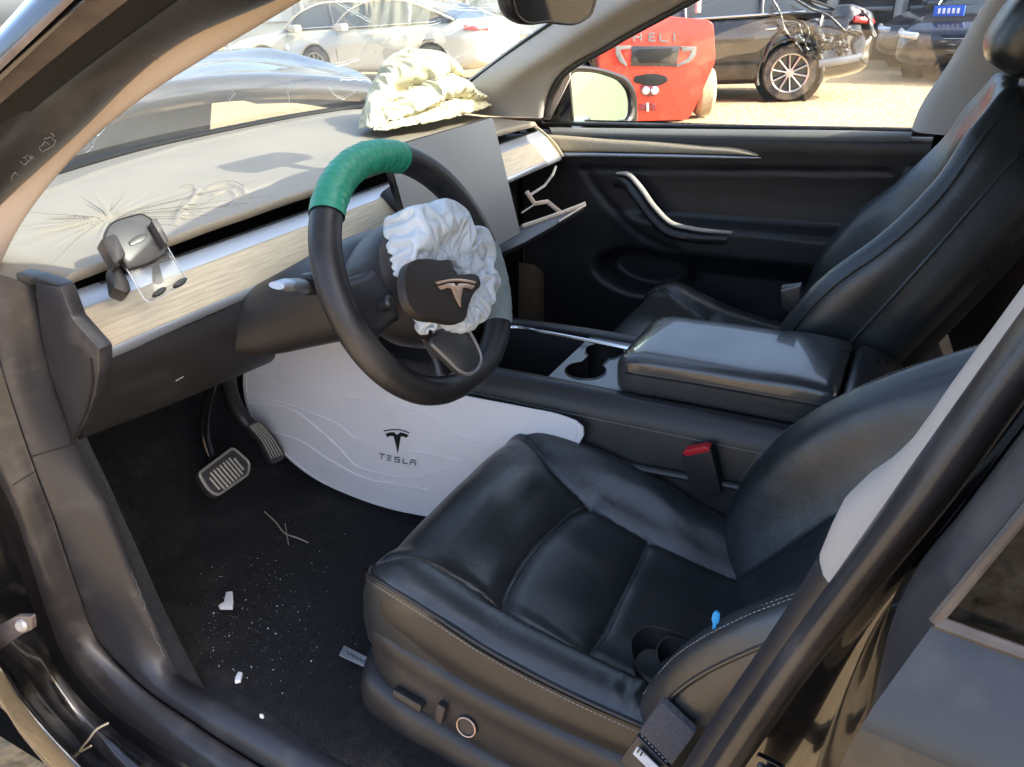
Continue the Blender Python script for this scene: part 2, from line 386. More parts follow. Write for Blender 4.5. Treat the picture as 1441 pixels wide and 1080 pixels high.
# door check link
cl_ = empty('door_check_link', parent=car); c0 = P(33, 879, X=-.845)
mb = MB(); mb.prism(round_poly([P(u, v, X=-.845) for u, v in ((44,868),(46,886),(30,893),(4,912),(-30,930),(-34,905),(0,880),(22,868))], .006), (.006, 0, 0), .0015); mb.build('link_plate', 'strip_dull', cl_)
mb = MB(); mb.lathe([(.0001, .007), (.006, .007), (.009, .004), (.0095, 0)], c0, (-1, -.3, .4), 16); mb.build('bolt', 'metal_grey', cl_)
mb = MB(); mb.tube(cr([P(128,1050,X=-.83), P(112,1058,X=-.835), P(124,1042,X=-.83), P(140,1024,X=-.825), P(152,1018,X=-.82)], 20), .0016, 6); mb.build('wire_clip', 'straw', car)
# ---- driver side B-pillar and rear door edge
B0 = px([(1500,322,-.68),(1441,405,-.685),(1365,505,-.69),(1275,628,-.70),(1190,700,-.70),(1158,770,-.70)])
B1 = px([(1500,350,-.715),(1441,432,-.722),(1365,538,-.73),(1290,645,-.738),(1215,755,-.742),(1168,823,-.742)])
bt = grid('pillar_trim', loft([ext([b+np.array([.05, -.03, 0]) for b in B0], .4), ext(B0, .4), ext(mid(B0, B1, .5, (-.006, .004, 0), 6), .4), ext(B1, .4)], 10, 30), 'trim_light', car)
bt['label'] = 'pale upper trim of the rear door pillar'
L0 = px([(1158,772,-.702),(1122,832,-.70),(1080,897,-.70),(1020,985,-.70),(960,1080,-.70),(900,1180,-.70)])
L1 = px([(1168,824,-.738),(1140,860,-.735),(1095,925,-.735),(1040,1005,-.735),(985,1085,-.735),(920,1190,-.735)])
lt = grid('pillar_lower_trim', loft([[q+np.array([.05, -.02, 0]) for q in L0], L0, mid(L0, L1, .6, (-.008, .004, .004)), L1], 10, 30), 'plastic_grey', car)
R1 = px([(1500,350,-.715),(1441,432,-.72),(1300,630,-.735),(1185,795,-.745),(1095,920,-.745),(1040,1000,-.745),(985,1083,-.745),(900,1210,-.745)])
R2 = px([(1560,400,-.77),(1441,552,-.775),(1330,705,-.785),(1240,815,-.79),(1150,925,-.795),(1050,1065,-.795),(960,1190,-.795)])
bs = grid('door_seal', loft([lerp(R1, R1, 0, (.01, -.004, -.004)), ext(R1, .4), ext(lerp(R1, R2, .3, (-.02, .008, .006)), .4), ext(lerp(R1, R2, .7, (-.02, .008, .006)), .4), ext(R2, .4), ext(lerp(R2, R2, 0, (.02, -.01, 0)), .4)], 26, 70), 'rubber', car)
bs['label'] = 'dusty black rubber seal along the rear door pillar'
R3 = px([(1590,420,-.80),(1470,560,-.805),(1345,722,-.81),(1262,830,-.815),(1235,930,-.82),(1215,1065,-.82),(1200,1180,-.82)])
bp = grid('door_pillar', loft([ext(lerp(R2, R2, 0, (.006, -.004, -.004)), .4), ext(lerp(R2, R3, .5, (.02, -.012, -.01)), .4), ext(R3, .4)], 14, 60), 'paint', car)
# rear door hinges bolted to the pillar
for (u, v) in ((1085, 1085),):
    c = P(u, v, X=-.806); hg = empty('hinge', parent=car); k_ = .5
    mb = MB(); mb.prism(round_poly([c+k_*np.array(q) for q in ((0, .022, .030), (0, -.018, .022), (0, -.020, -.030), (0, .018, -.026))], .004), (-.004, 0, 0), .001); mb.build('hinge_plate', 'paint', hg)
    mb = MB(); mb.prism(round_poly([c+k_*np.array(q) for q in ((-.008, .008, .020), (-.008, -.012, .014), (-.008, -.070, .004), (-.008, -.070, -.014), (-.008, -.010, -.022), (-.008, .008, -.016))], .003), (-.007, 0, 0), .0015); mb.build('hinge_arm', 'paint', hg)
    for dz in (.012, -.014):
        mb = MB(); mb.lathe([(.0001, .0022), (.0018, .002), (.0028, .001), (.003, 0)], c+k_*np.array([-.008, .013, dz]), (-1, 0, 0), 12); mb.build('bolt', 'plastic_smooth', hg)
# rear door
rd = empty('rear_door', parent=car)
D1 = px([(1600,425,-.81),(1480,562,-.815),(1352,728,-.82),(1270,838,-.83),(1243,940,-.835),(1222,1070,-.84),(1205,1190,-.845)])
D2 = px([(1640,480,-.86),(1530,600,-.865),(1400,760,-.875),(1320,870,-.885),(1290,960,-.90),(1280,1080,-.91),(1275,1200,-.915)])
dfr = grid('frame_edge', loft([ext(lerp(D1, D1, 0, (.03, -.006, 0)), .4), ext(D1, .4), ext(lerp(D1, D2, .4, (-.01, .006, .004)), .4), ext(D2, .4)], 16, 60), 'plastic_grey', rd)
W1 = px([(1640,478,-.868),(1531,598,-.873),(1441,708,-.88),(1316,862,-.888)])
W2 = [q + np.array([0, -1.0, .02]) for q in W1]
gl_ = grid('window_glass', loft([ext(W1, .35), ext(W2, .35)], 6, 20), 'dark_glass', rd)
wt = MB(); wt.tube(cr(ext([q+np.array([-.006, 0, 0]) for q in W1], .35), 40), .0028, 8)
bl = [W1[-1]+np.array([-.006, 0, 0]), W1[-1]+np.array([-.008, -.12, -.012]), W1[-1]+np.array([-.006, -1.0, .0])]
wt.tube(cr(bl, 20), .0032, 8); wt.build('window_seal', 'rubber', rd)
q0 = W1[-1]
G = loft([[q0+np.array([-.002, -.0, -.006]), q0+np.array([-.002, -.4, -.02]), q0+np.array([-.002, -1.0, -.012])],
          [q0+np.array([-.03, .02, -.05]), q0+np.array([-.035, -.4, -.06]), q0+np.array([-.03, -1.0, -.05])],
          [q0+np.array([-.045, .03, -.2]), q0+np.array([-.06, -.4, -.2]), q0+np.array([-.05, -1.0, -.2])],
          [q0+np.array([-.01, .05, -.65]), q0+np.array([-.03, -.4, -.65]), q0+np.array([-.03, -1.0, -.62])]], 30, 30)
mat('door_paint', (.010, .010, .011), .32, coat=.35, dust=(.15, .135, .12), dscale=9, dlo=.48, dhi=.9, dmax=.4)
grid('door_skin', G, 'door_paint', rd)

# ---- roof, header, passenger side shell (closes the cabin)
ro = empty('roof', parent=car)
hx = np.linspace(-.66, .66, 9)
def hdr(x): return -.22 - .15*(abs(x)/.66)**2
rows = []
for k, (yy, zz) in enumerate(((0, 1.47), (-.10, 1.505), (-.45, 1.55), (-1.1, 1.565), (-1.7, 1.50), (-2.15, 1.38))):
    rows.append([(x, (hdr(x) if k < 2 else 0)+yy, zz-.07*(abs(x)/.66)**2.5) for x in hx])
grid('roof_panel', loft(rows, 40, 24), 'gloss_black', ro, thick=.03)
# header trim along the top of the windscreen (light lining)
grid('header_lining', loft([[(x, hdr(x)+.01, 1.465-.07*(abs(x)/.66)**2.5) for x in hx], [(x, hdr(x)-.03, 1.455-.07*(abs(x)/.66)**2.5) for x in hx], [(x, hdr(x)-.14, 1.475-.07*(abs(x)/.66)**2.5) for x in hx]], 10, 24), 'headliner', ro)
for sgn, nm in ((-1, 'roof_rail'), (1, 'roof_rail')):
    rr = MB(); rr.tube(cr([(sgn*.62, -.30, 1.385), (sgn*.66, -.6, 1.455), (sgn*.67, -1.1, 1.47), (sgn*.65, -1.7, 1.41), (sgn*.62, -2.1, 1.30)], 30), .055, 10, ry=.04); rr.build(nm, 'paint', ro)

# passenger A-pillar trim
pa_in = [P(655,122,X=.66), P(775,35,X=.635), P(830,0,X=.62)]; pa_in = [np.array([.70, .62, 1.045])]+ext(pa_in, 0, .42)
pa_out = [P(764,166,X=.70), P(768,140,X=.695), P(779,115,X=.685), P(856,62,X=.67), P(962,3,X=.64)]; pa_out = ext(pa_out, 0, .32)
pam = lerp(pa_in, pa_out, .5, (-.045, -.02, 0), 30); pam[0] = [.665, .40, 1.03]
grid('pillar_trim', loft([lerp(pa_in, pa_in, 0, (.02, .03, .0), 30), cr(pa_in, 30), lerp(pa_in, pa_out, .2, (-.025, 0, 0), 30), pam, lerp(pa_in, pa_out, .85, (-.014, .004, 0), 30), cr(pa_out, 30), lerp(pa_out, pa_out, 0, (.03, .01, 0), 30)], 26, 44), 'trim_light', car)['label'] = 'pale grey lining of the far windscreen pillar'
mb = MB(); mb.tube(cr([q+np.array([.012, -.006, -.002]) for q in pa_out], 40), .009, 8); mb.build('window_seal', 'rubber', car)
mb = MB(); mb.tube(cr([q+np.array([.0, .004, .0]) for q in pa_in[1:]], 40), .0045, 8); mb.build('windscreen_edge', 'black', car)
# passenger B-pillar trim
pb1 = [P(1290,186,X=.70), P(1300,160,X=.70), P(1345,90,X=.69), P(1400,0,X=.66)]; pb1 = ext(pb1, .0, .2)
pb2 = [q+np.array([.0, -.13-.02*i, .0]) for i, q in enumerate(pb1)]
low1_ = [P(1290,186,X=.70), P(1268,232,X=.70), P(1250,300,X=.70), P(1240,360,X=.70)]
grid('pillar_trim', loft([[q+np.array([.04, .012, 0]) for q in pb1], pb1, lerp(pb1, pb2, .4, (-.03, 0, 0), 10), lerp(pb1, pb2, .8, (-.03, 0, 0), 10), [q+np.array([.03, 0, 0]) for q in pb2]], 16, 24), 'trim_light', car)['label'] = 'pale grey lining of the far door pillar'
g0 = P(1268,231,X=.70)
grid('pillar_lower_trim', loft([[q+np.array([.04, 0, 0]) for q in (g0, g0+np.array([.0, .04, -.3]), g0+np.array([0, .05, -.6]))], [g0+np.array([-.01, -.005, 0]), g0+np.array([-.02, .03, -.3]), g0+np.array([-.01, .05, -.6])], [g0+np.array([-.03, -.1, 0]), g0+np.array([-.05, -.1, -.3]), g0+np.array([-.05, -.1, -.6])], [g0+np.array([0, -.24, 0]), g0+np.array([0, -.24, -.3]), g0+np.array([0, -.24, -.6])]], 14, 14), 'plastic_smooth', car)
# outer shell of passenger side, rear and underbody
sh = empty('body_shell', parent=car)
def side(s, y0, y1, nm):
    rows = []
    for z, x in ((.18, .80), (.30, .90), (.55, .945), (.80, .94), (.95, .90), (1.0, .86)):
        rows.append([(s*x, y, z+.02*(y-y1)/(y0-y1)*0) for y in np.linspace(y0, y1, 8)])
    grid(nm, loft(rows, 20, 16), 'paint', sh)
side(1, .62, -2.2, 'side_panel'); side(-1, -1.55, -2.3, 'rear_quarter')
# front fenders with wheel arch side
for s in (-1, 1):
    rows = [[(s*.86, .52, .22), (s*.88, .62, .2), (s*.88, .75, .25)], [(s*.93, .50, .5), (s*.95, .75, .6), (s*.93, 1.5, .55)], [(s*.93, .50, .72), (s*.95, .8, .70), (s*.92, 1.5, .64)], [(s*.88, .50, .93), (s*.88, .85, .86), (s*.84, 1.5, .68)], [(s*.82, .55, .99), (s*.80, .9, .90), (s*.74, 1.5, .70)]]
    grid('fender', loft(rows, 24, 24), 'paint', sh)
grid('underbody', loft([[(x, y, .20) for x in (-.82, 0, .82)] for y in (1.9, .6, -.6, -2.3)], 8, 6), 'black', sh)
grid('tailgate', loft([[(x, y, z) for x in (-.85, 0, .85)] for y, z in ((-2.35, .3), (-2.42, .7), (-2.36, 1.0), (-2.28, 1.08))], 12, 8), 'paint', sh)
grid('rear_window', loft([[(x*.72, -2.28, 1.08) for x in (-1, 0, 1)], [(x*.58, -2.12, 1.33) for x in (-1, 0, 1)]], 6, 8), 'dark_glass', sh)
grid('firewall', loft([[(x, .95, z) for x in (-.82, 0, .82)] for z in (.2, .6, 1.0)], 6, 6), 'black', sh)
for s, yr in ((1, (-.78, -2.0)), (-1, (-1.5, -2.0))):
    grid('rear_side_window', loft([[(s*.86, y, 1.0) for y in yr], [(s*.66, y, 1.43-.05*(y < -1.5)) for y in yr]], 8, 6), 'dark_glass', sh)

# ---- windscreen, cowl, bonnet
base = [(-.72,.56,1.035),(-.5,.745,1.05),(-.287,.836,1.05),(-.047,.904,1.05),(.242,.924,1.05),(.45,.915,1.05),(.605,.875,1.05),(.70,.72,1.05),(.73,.62,1.045)]
topc = [(x*.92, hdr(x)+.01, 1.475-.07*(abs(x)/.66)**2.5) for x in np.linspace(-.66, .66, 9)]
midc = [((b[0]*.5+t[0]*.5)*1.01, b[1]*.5+t[1]*.5+.03, b[2]*.5+t[2]*.5+.035) for b, t in zip(base, topc)]
ws = grid('windscreen', loft([base, midc, topc], 30, 50), 'windshield', car)
ws['label'] = 'dusty cracked windscreen glass'
mb = MB(); mb.tube(cr([(x, y-.006, z-.003) for x, y, z in base], 60), .011, 8, ry=.008); mb.build('windscreen_gasket', 'black', car)
wst = tree_of(ws)

# cowl and lifted bonnet
cw = loft([[(x, y+.012, z-.012) for x, y, z in base], [(x*1.02, y+.05, z-.05) for x, y, z in base], [(x*1.04, y+.09, z-.14) for x, y, z in base]], 12, 50)
grid('cowl_panel', cw, 'plastic_grey', car)
# suspension tower left standing in the stripped engine bay
e0 = P(300,143,Y=1.28); e1 = P(297,186,Y=1.28)
mb = MB(); mb.prism([(-.74, 1.28, e0[2]-.03), (-.30, 1.28, e0[2]-.012), (e0[0]-.02, 1.28, e0[2]), e0, e1, (e1[0], 1.28, .60), (-.74, 1.28, .60)], (0, .34, -.02), .012)
mb.build('suspension_tower', 'plastic_grey', car)
# bonnet: rear edge lifted in an arc, crease along its middle
re = [P(70,225,Y=1.0), P(130,172,Y=1.02), P(200,140,Y=1.04), P(300,124,Y=1.05), P(400,121,Y=1.06), P(480,124,Y=1.05), P(545,132,Y=1.02), P(600,150,Y=.95)]
re[0] = np.array([-.62, .98, 1.01]); re[1] = np.array([-.3, 1.02, 1.075]); re[2] = P(200,140,Y=1.04)
cr1 = [(-.70, 1.35, .99), (-.35, 1.38, 1.08), P(230,105,Y=1.36), P(310,88,Y=1.36), P(400,92,Y=1.36), P(480,108,Y=1.3), P(540,122,Y=1.2), (.92, 1.05, 1.02)]
cr2 = [(-.70, 1.55, .97), (-.35, 1.6, 1.09), (-.02, 1.62, 1.14), P(330,74,Y=1.6), P(395,72,Y=1.6), P(440,84,Y=1.55), P(500,100,Y=1.5), (.98, 1.25, 1.0)]
fr = [(-.70, 1.80, .95), (-.35, 1.86, 1.06), (0, 1.90, 1.10), (.35, 1.92, 1.13), (.62, 1.9, 1.13), (.80, 1.85, 1.10), (.93, 1.8, 1.06), (1.0, 1.6, 1.0)]
under = [np.array(q)+np.array([0, .01, -.035]) for q in re]
grid('bonnet', loft([under, [np.array(q)+np.array([0, -.004, -.012]) for q in re], re, mid(re, cr1, .5, (0, 0, .004), 8), cr1, mid(cr1, cr2, .5, (0, 0, -.012), 8), cr2, mid(cr2, fr, .5, (0, 0, .012), 8), fr], 60, 60), 'paint_hood', car, thick=.004)
# cracks in the windscreen glass: fine white lines
def crack(pts, r=.0006):
    q = [PB(wst, u, v, .003) for u, v in pts]; q = [p for p in q if p is not None]
    if len(q) > 1:
        m_ = MB(); m_.tube(np.array(q), r, 4, cap=False); return m_.build('crack', 'crack_white', ws)
C0 = (600, 18)
for pts in ([(675,10),(700,9),(730,10),(760,13)], [(680,20),(705,28),(740,40)], [(678,33),(700,30),(738,42),(770,56)], [(686,64),(705,58),(715,50),(738,36)], [(690,68),(720,60),(735,54)], [(684,0),(700,20),(708,38)],
            [(560,45),(590,38),(620,30)], [(545,8),(542,30),(522,52),(505,80)], [(506,82),(490,88),(472,92)], [(480,140),(492,132),(500,128)], [(520,112),(500,111),(478,112)], [(600,5),(640,12),(680,14)], [(620,50),(650,40),(680,28)], [(640,80),(665,70),(690,60)], [(462,125),(472,134),(484,138)],
            [(130,200),(135,190),(142,184),(150,172)], [(120,213),(128,206),(133,196)], [(408,148),(405,130),(412,118)], [(470,0),(500,18),(520,30)], [(572,0),(576,20),(573,60)], [(588,95),(600,84),(606,80)], [(700,90),(690,100),(676,110)], [(330,130),(322,140),(318,150)]):
    crack(cr([(float(a), float(b)) for a, b in pts], len(pts)*3)+rng.normal(0, .6, (len(pts)*3, 2)))

# ================================================================== DASHBOARD
dash = empty('dashboard', parent=car)
xs = np.linspace(-.684, .684, 420)
bx_, by_, bz_ = np.array(base).T
def basey(x): return np.interp(x, bx_, by_)
def ridge(x): return np.minimum(basey(x)-.135, .80)
star = P(152, 300, Z=1.045)
def pad_z(X, s): return 1.032 + .022*s - .012*(np.abs(X)/.7)**3
S = np.concatenate([np.linspace(0, 1, 110)])
XX, SS = np.meshgrid(xs, S, indexing='ij')
endy = .0*XX
lipy = .292 + .012*np.clip((np.abs(XX)-.60)/.1, 0, 1)**2
YY = lipy + (ridge(XX)-lipy)*SS
ZZ = pad_z(XX, SS)
d2 = np.stack([XX, YY], -1)
rad = np.hypot(XX-star[0], YY-star[1]); ang = np.arctan2(YY-star[1], XX-star[0])
wr = np.zeros_like(XX); r_ = np.random.default_rng(3)
for k in range(46):
    a0 = r_.uniform(-math.pi, math.pi); ln = r_.uniform(.07, .26); st = r_.uniform(0, .04)
    da = (ang-a0+math.pi) % (2*math.pi)-math.pi + .25*np.sin(rad*22+k)*rad
    wd = .0016+.006*rad
    wr += r_.uniform(.4, 1)*np.exp(-(da*rad/wd)**2)*(rad > st)*np.clip(1-rad/ln, 0, 1)
fade = np.clip((SS-.06)/.12, 0, 1)
ZZ = ZZ + fade*(.0024*np.minimum(wr, 1.6) - .005*np.exp(-(rad/.018)**2))
for poly in ([(255,262),(272,262),(272,272),(258,284),(246,296),(262,288)], [(290,262),(318,255),(336,258),(344,266),(336,276),(318,290)], [(300,268),(318,262),(330,268),(322,280),(304,292),(285,302)], [(240,304),(258,294),(276,292)]):
    q = [P(u, v, Z=1.045)[:2] for u, v in poly]; q = cr(q, 40)
    ZZ += fade*.0035*np.exp(-(seg_dist(d2, q)/.0035)**2)
ZZ += .0005*vnoise(np.stack([XX*14, YY*20, XX*0], -1))
top = np.stack([XX, YY, ZZ], -1)
# rolled front lip (three extra rows) and raised ridge at the back
lip = np.stack([np.stack([xs, lipy[:, 0]+dy, ZZ[:, 0]+dz], -1) for dy, dz in ((.030, -.016), (.008, -.0155), (.000, -.013), (-.0025, -.007), (-.0015, -.002))], 1)
bk = np.stack([np.stack([xs, ridge(xs)+dy, ZZ[:, -1]+dz], -1) for dy, dz in ((.010, .004), (.020, .003), (.026, -.006))], 1)
Gp = np.concatenate([lip, top, bk], 1)
# round the two ends down
e = np.clip((np.abs(Gp[..., 0])-.64)/.045, 0, 1); Gp[..., 2] -= .03*e**2.5
pad = grid('top_pad', Gp, 'dash_top', dash)
pad['label'] = 'sunlit wrinkled grey skin on the dashboard top'
mat('crease', (.115, .108, .095), .6)
pdt = tree_of(pad); mbc = MB(); r_ = np.random.default_rng(5)
for k in range(44):
    a0 = r_.uniform(-math.pi, math.pi); L_ = r_.uniform(.08, .30)*(1.0 if abs(math.sin(a0)) < .6 else .55); st = r_.uniform(.008, .05); q = []
    for t in np.linspace(st, L_, 16):
        x_ = star[0]+t*math.cos(a0+.5*t*math.sin(k)); y_ = star[1]+t*math.sin(a0+.5*t*math.sin(k))+.0015*math.sin(t*60+k)
        if x_ < -.66 or y_ < .315 or y_ > ridge(x_)-.01: break
        h_ = pdt.ray_cast(Vector((x_, y_, 1.2)), Vector((0, 0, -1)))
        if h_[0] is not None: q.append(np.array(h_[0]))
    if len(q) > 3: mbc.tube(np.array(q), np.linspace(.0008, .0003, len(q)), 5, cap=False)
for poly in ([(240,304),(258,294),(276,292),(300,280)], [(290,262),(318,255),(336,258),(344,266),(336,276),(318,290)], [(255,262),(272,262),(272,272),(258,284),(246,296)]):
    q = []
    for u, v in cr([(float(a), float(b)) for a, b in poly], 24):
        h_ = PB(pdt, u, v, 0)
        if h_ is not None: q.append(h_)
    mbc.tube(np.array(q), .0006, 5, cap=False)
tag(mbc.build('crease_lines', 'crease', dash), kind='stuff')
gr = loft([[(x, ridge(x)+.022, pad_z(x, 1)-.008) for x in xs[::10]], [(x, (ridge(x)+basey(x))/2, 1.046) for x in xs[::10]], [(x, basey(x)+.01, 1.044) for x in xs[::10]]], 14, 60)
grid('defroster_panel', gr, 'dash_grain', dash)
# vent slot, metal strip, wood strip, bright edge
def bar(prof, mat_, nm, x0=-.685, x1=.68, n=40, off=0):
    X = np.linspace(x0, x1, n); bow = .02*(1-(X/.7)**2)*0
    G = np.stack([np.stack([X, np.full(n, y)+bow, np.full(n, z)], -1) for y, z in prof]); return grid(nm, G, mat_, dash, auto=40)
bar([(.40, 1.015), (.40, .985), (.292, .985)], 'black', 'vent_slot')
bar([(.300, .9965), (.2965, .9985), (.293, .9975), (.2745, .9850), (.2715, .9820), (.272, .979)], 'silver', 'metal_strip')
bar([(.276, .9825), (.2705, .9812), (.2675, .979), (.236, .942), (.2335, .9385), (.236, .935)], 'wood', 'wood_strip', -.682, .675)
bar([(.240, .9385), (.2325, .938), (.2300, .9345), (.2295, .928), (.232, .9245), (.24, .924)], 'silver', 'edge_strip', -.684, .676)
bar([(.2955, .9985), (.2935, .9995), (.2905, .9972)], 'gloss_black', 'strip_groove', -.62, .66)
# vanes hinted in the slot
# lower driver panel
lcol = [P(u, v, X=-.686) for u, v in ((140,497),(141,520),(136,556),(123,594),(107,621))]; rcol = [np.array(q) for q in ((-.41, .232, .925), (-.41, .224, .895), (-.41, .228, .855), (-.40, .245, .81), (-.39, .285, .785))]
lcol[0][1:] = (.236, .9255)
rows = [[a_, a_*.5+b_*.5+np.array([0, -.006, .0]), b_] for a_, b_ in zip(lcol, rcol)]
rows.append([q+np.array([0, .07, .01]) for q in rows[-1]])
Gl = loft(rows, 40, 30)
lp = grid('knee_panel', Gl, 'plastic', dash)
lpt = tree_of(lp)
# left end cap with curved parting line
ec = [(48,398),(84,404),(101,449),(139,492),(140,520),(134,558),(120,595),(103,623),(88,580),(70,530),(56,470)]
mb = MB(); mb.prism([P(u, v, X=-.6915) for u, v in ec], (.02, 0, 0), .004); mb.build('end_cap', 'plastic_grey', dash)
ec = [(22,384),(46,390),(84,403),(50,400),(24,410)]
mb = MB(); mb.prism([P(u, v, X=-.690) for u, v in ec], (.02, 0, 0), .002); mb.build('upper_end_cap', 'plastic', dash)
mb = MB(); mb.tube(cr([P(u, v, X=-.6925) for u, v in ((128,505),(130,535),(124,570),(101,621))], 20), .0016, 6); mb.build('parting_line', 'black', dash)
# centre / passenger lower dash and the dark glovebox cavity
bar([(.24, .924), (.262, .918), (.30, .86), (.36, .80), (.42, .79)], 'plastic', 'lower_panel', -.40, .16)
bar([(.24, .9242), (.262, .918)], 'plastic', 'lower_lip', .16, .68)
gb = empty('glovebox', parent=dash)
bar([(.262, .917), (.45, .93), (.50, .86), (.48, .72), (.36, .70)], 'black', 'glovebox_cavity', .12, .68)
def GL(u, v, dz=0): return PP(u, v, (.35, .11, .855+dz), (0, -.42, .91))
lid = [GL(703,358), GL(740,340), GL(790,312), GL(824,291), GL(822,286), GL(800,296), GL(770,306), GL(735,318), GL(715,318), GL(690,335)]
mb = MB(); mb.prism(lid, (0, .004, -.012), .003); mb.build('glovebox_lid', 'plastic_smooth', dash)['label'] = 'open glovebox lid hanging down'
mb = MB(); mb.tube(cr([GL(735,319,.002), GL(770,307,.003), GL(800,296,.004), GL(823,287,.005)], 20), .003, 8, ry=.005)
mb.tube([GL(786,312,.004), GL(824,289,.005)], .0025, 6); mb.build('lid_rim', 'trim_light', dash)
mb = MB(); mb.tube([P(782,235,Y=.24), P(778,246,Y=.22), P(766,262,Y=.21), P(746,275,Y=.2)], .0035, 6); mb.build('lid_strut', 'metal_grey', dash)
mb = MB(); mb.tube([P(741,270,Y=.2), P(752,287,Y=.19), P(770,284,Y=.18), P(790,300,Y=.15)], .003, 6, ry=.006); mb.build('lid_hinge', 'trim_pink', dash)
mb = MB(); mb.tube([P(752,288,Y=.19), P(734,300,Y=.18)], .002, 6); mb.build('lid_cable', 'metal_grey', dash)

# torn edge where dash meets far door
mb = MB(); mb.tube(cr([P(753,181,X=.672), P(765,191,X=.672), P(780,206,X=.672), P(790,222,X=.672)], 14), .004, 6, ry=.009); mb.build('broken_trim_edge', 'wood', dash)
# touch screen
ts = empty('touchscreen', parent=car)
sc_ = [np.array(q) for q in ((-.1795, .150, 1.1005), (.1755, .150, 1.1005), (.1625, .0905, .876), (-.1925, .0905, .876))]
sn = np.cross(sc_[1]-sc_[0], sc_[3]-sc_[0]); sn /= np.linalg.norm(sn); sn = sn if sn[1] < 0 else -sn
def rounded(c4, r, n=5):
    out = []
    for i in range(4):
        c = c4[i]; a = c4[i-1]-c; b = c4[(i+1) % 4]-c; a = a/np.linalg.norm(a); b = b/np.linalg.norm(b)
        for k in range(n+1):
            t = k/n; p0 = c+a*r; p1 = c+b*r; out.append((1-t)**2*p0+2*t*(1-t)*c+t*t*p1)
    return out
mb = MB(); mb.prism(rounded(sc_, .009), -sn*.013, .0018); mb.build('screen_body', 'gloss_black', ts)
cc = sum(sc_)/4; inner = [cc+(q-cc)*np.array([.985, .985, .985])+sn*.0005 for q in rounded(sc_, .008)]
mb = MB(); mb.prism(inner, sn*.0006); mb.build('display', 'screen', ts)['label'] = 'switched-off dusty display, reflected sky painted into its grey'
mb = MB(); mb.tube([cc-sn*.013+np.array([0, 0, -.03]), cc-sn*.06+np.array([0, .04, -.02]), np.array([0, .27, .985])], [.045, .04, .045], 16, ry=[.03, .025, .02]); mb.build('screen_mount', 'plastic', ts)

# ================================================================== STEERING WHEEL
TW = R(24); WC = np.array([-.377, -.038, .973]); WN = np.array([0, -math.cos(TW), math.sin(TW)]); WU = np.array([0, math.sin(TW), math.cos(TW)]); WX = np.array([1., 0, 0])
def WL(x, y, h=0.0): return WC + WX*x + WU*y + WN*h
def PW(u, v, h=0.0): return PP(u, v, WC+WN*h, WN)
sw = empty('steering_wheel', parent=car)
def rim(a0, a1, rx, ry, n, closed=False, rc=.166):
    a = np.linspace(R(a0), R(a1), n, endpoint=not closed); G = np.empty((n, 20, 3)); th = np.linspace(0, 2*math.pi, 20, endpoint=False)
    for i, q in enumerate(a):
        er = WX*math.cos(q)+WU*math.sin(q)
        flat = 1-.06*math.exp(-((q % (2*math.pi)-R(268))/.5)**2)   # slightly flattened bottom
        G[i] = WC + er*rc*flat + np.outer(np.cos(th)*rx[i % len(rx)], er) + np.outer(np.sin(th)*ry[i % len(ry)], WN)
    return G
mat('rim_leather', (.016, .016, .018), .42, bump=.3, bscale=700, kind='VORO', bdist=.0005, dust=(.22, .2, .18), dscale=10, dlo=.5, dhi=.95, dmax=.3)
grid('rim', rim(0, 360, [.0195], [.0205], 120, True), 'rim_leather', sw, True, True)
mat('green_tape', (.012, .20, .115), .45, spec=.6, rvar=.1, col2=(.02, .27, .17), cscale=30)
mat('grey_tape', (.20, .26, .26), .55, col2=(.27, .33, .33), cscale=50, bump=.4, bscale=90, bdist=.001)
def wrapmesh(a0, a1, turns, nm, m_, base_r=.0205):
    n = 140; t = np.linspace(0, 1, n)
    k = (t*turns) % 1; bumpr = .0016*(1-k) + .0006*np.sin(t*57)
    Gw = np.empty((n, 24, 3)); th = np.linspace(0, 2*math.pi, 24, endpoint=False)
    for i in range(n):
        q = R(a0+(a1-a0)*t[i]); er = WX*math.cos(q)+WU*math.sin(q)
        kk = ((t[i]*turns + th/(2*math.pi)*.8) % 1); rr = base_r + .0008*(1-kk) + .0003*np.sin(th*3+t[i]*40)
        Gw[i] = WC + er*.166 + (np.cos(th)*rr)[:, None]*er + (np.sin(th)*(rr+.0012))[:, None]*WN
    return grid(nm, Gw, m_, sw, False, True, auto=50)
wrapmesh(136, 68, 17, 'tape_wrap', 'green_tape', .0210)['label'] = 'green tape wound round the top of the wheel rim'
wrapmesh(-2, -46, 9, 'tape_wrap', 'grey_tape', .0202)['label'] = 'grey tape wound round the right of the wheel rim'
# hub, spokes
mb = MB()
hubp = [(-.095, .045), (-.06, .072), (0, .082), (.06, .072), (.095, .045), (.10, .0), (.085, -.05), (.05, -.085), (0, -.10), (-.05, -.085), (-.085, -.05), (-.10, .0)]
Gh = np.array([[WL(x*s, y*s, h) for x, y in cr(hubp, 40, True)] for s, h in ((.9, -.05), (1.0, -.02), (1.0, .01), (.97, .022), (.85, .030), (.4, .034), (.02, .035))])
mb.grid(Gh, False, True); mb.build('hub', 'rim_leather', sw)
def spoke(pts, wds, ths, hs, nm, m_='plastic_smooth'):
    p = cr([(x, y, h) for (x, y), h in zip(pts, hs)], 14); wd = np.interp(np.linspace(0, 1, 14), np.linspace(0, 1, len(wds)), wds); tk = np.interp(np.linspace(0, 1, 14), np.linspace(0, 1, len(ths)), ths)
    W3 = [WL(*q) for q in p]; m_b = MB(); m_b.tube(W3, wd, 16, ry=tk, upv=WN); return m_b.build(nm, m_, sw)
spoke([(-.06, .005), (-.11, .0), (-.155, -.003)], [.042, .036, .044], [.016, .014, .014], [.008, .004, 0], 'spoke')
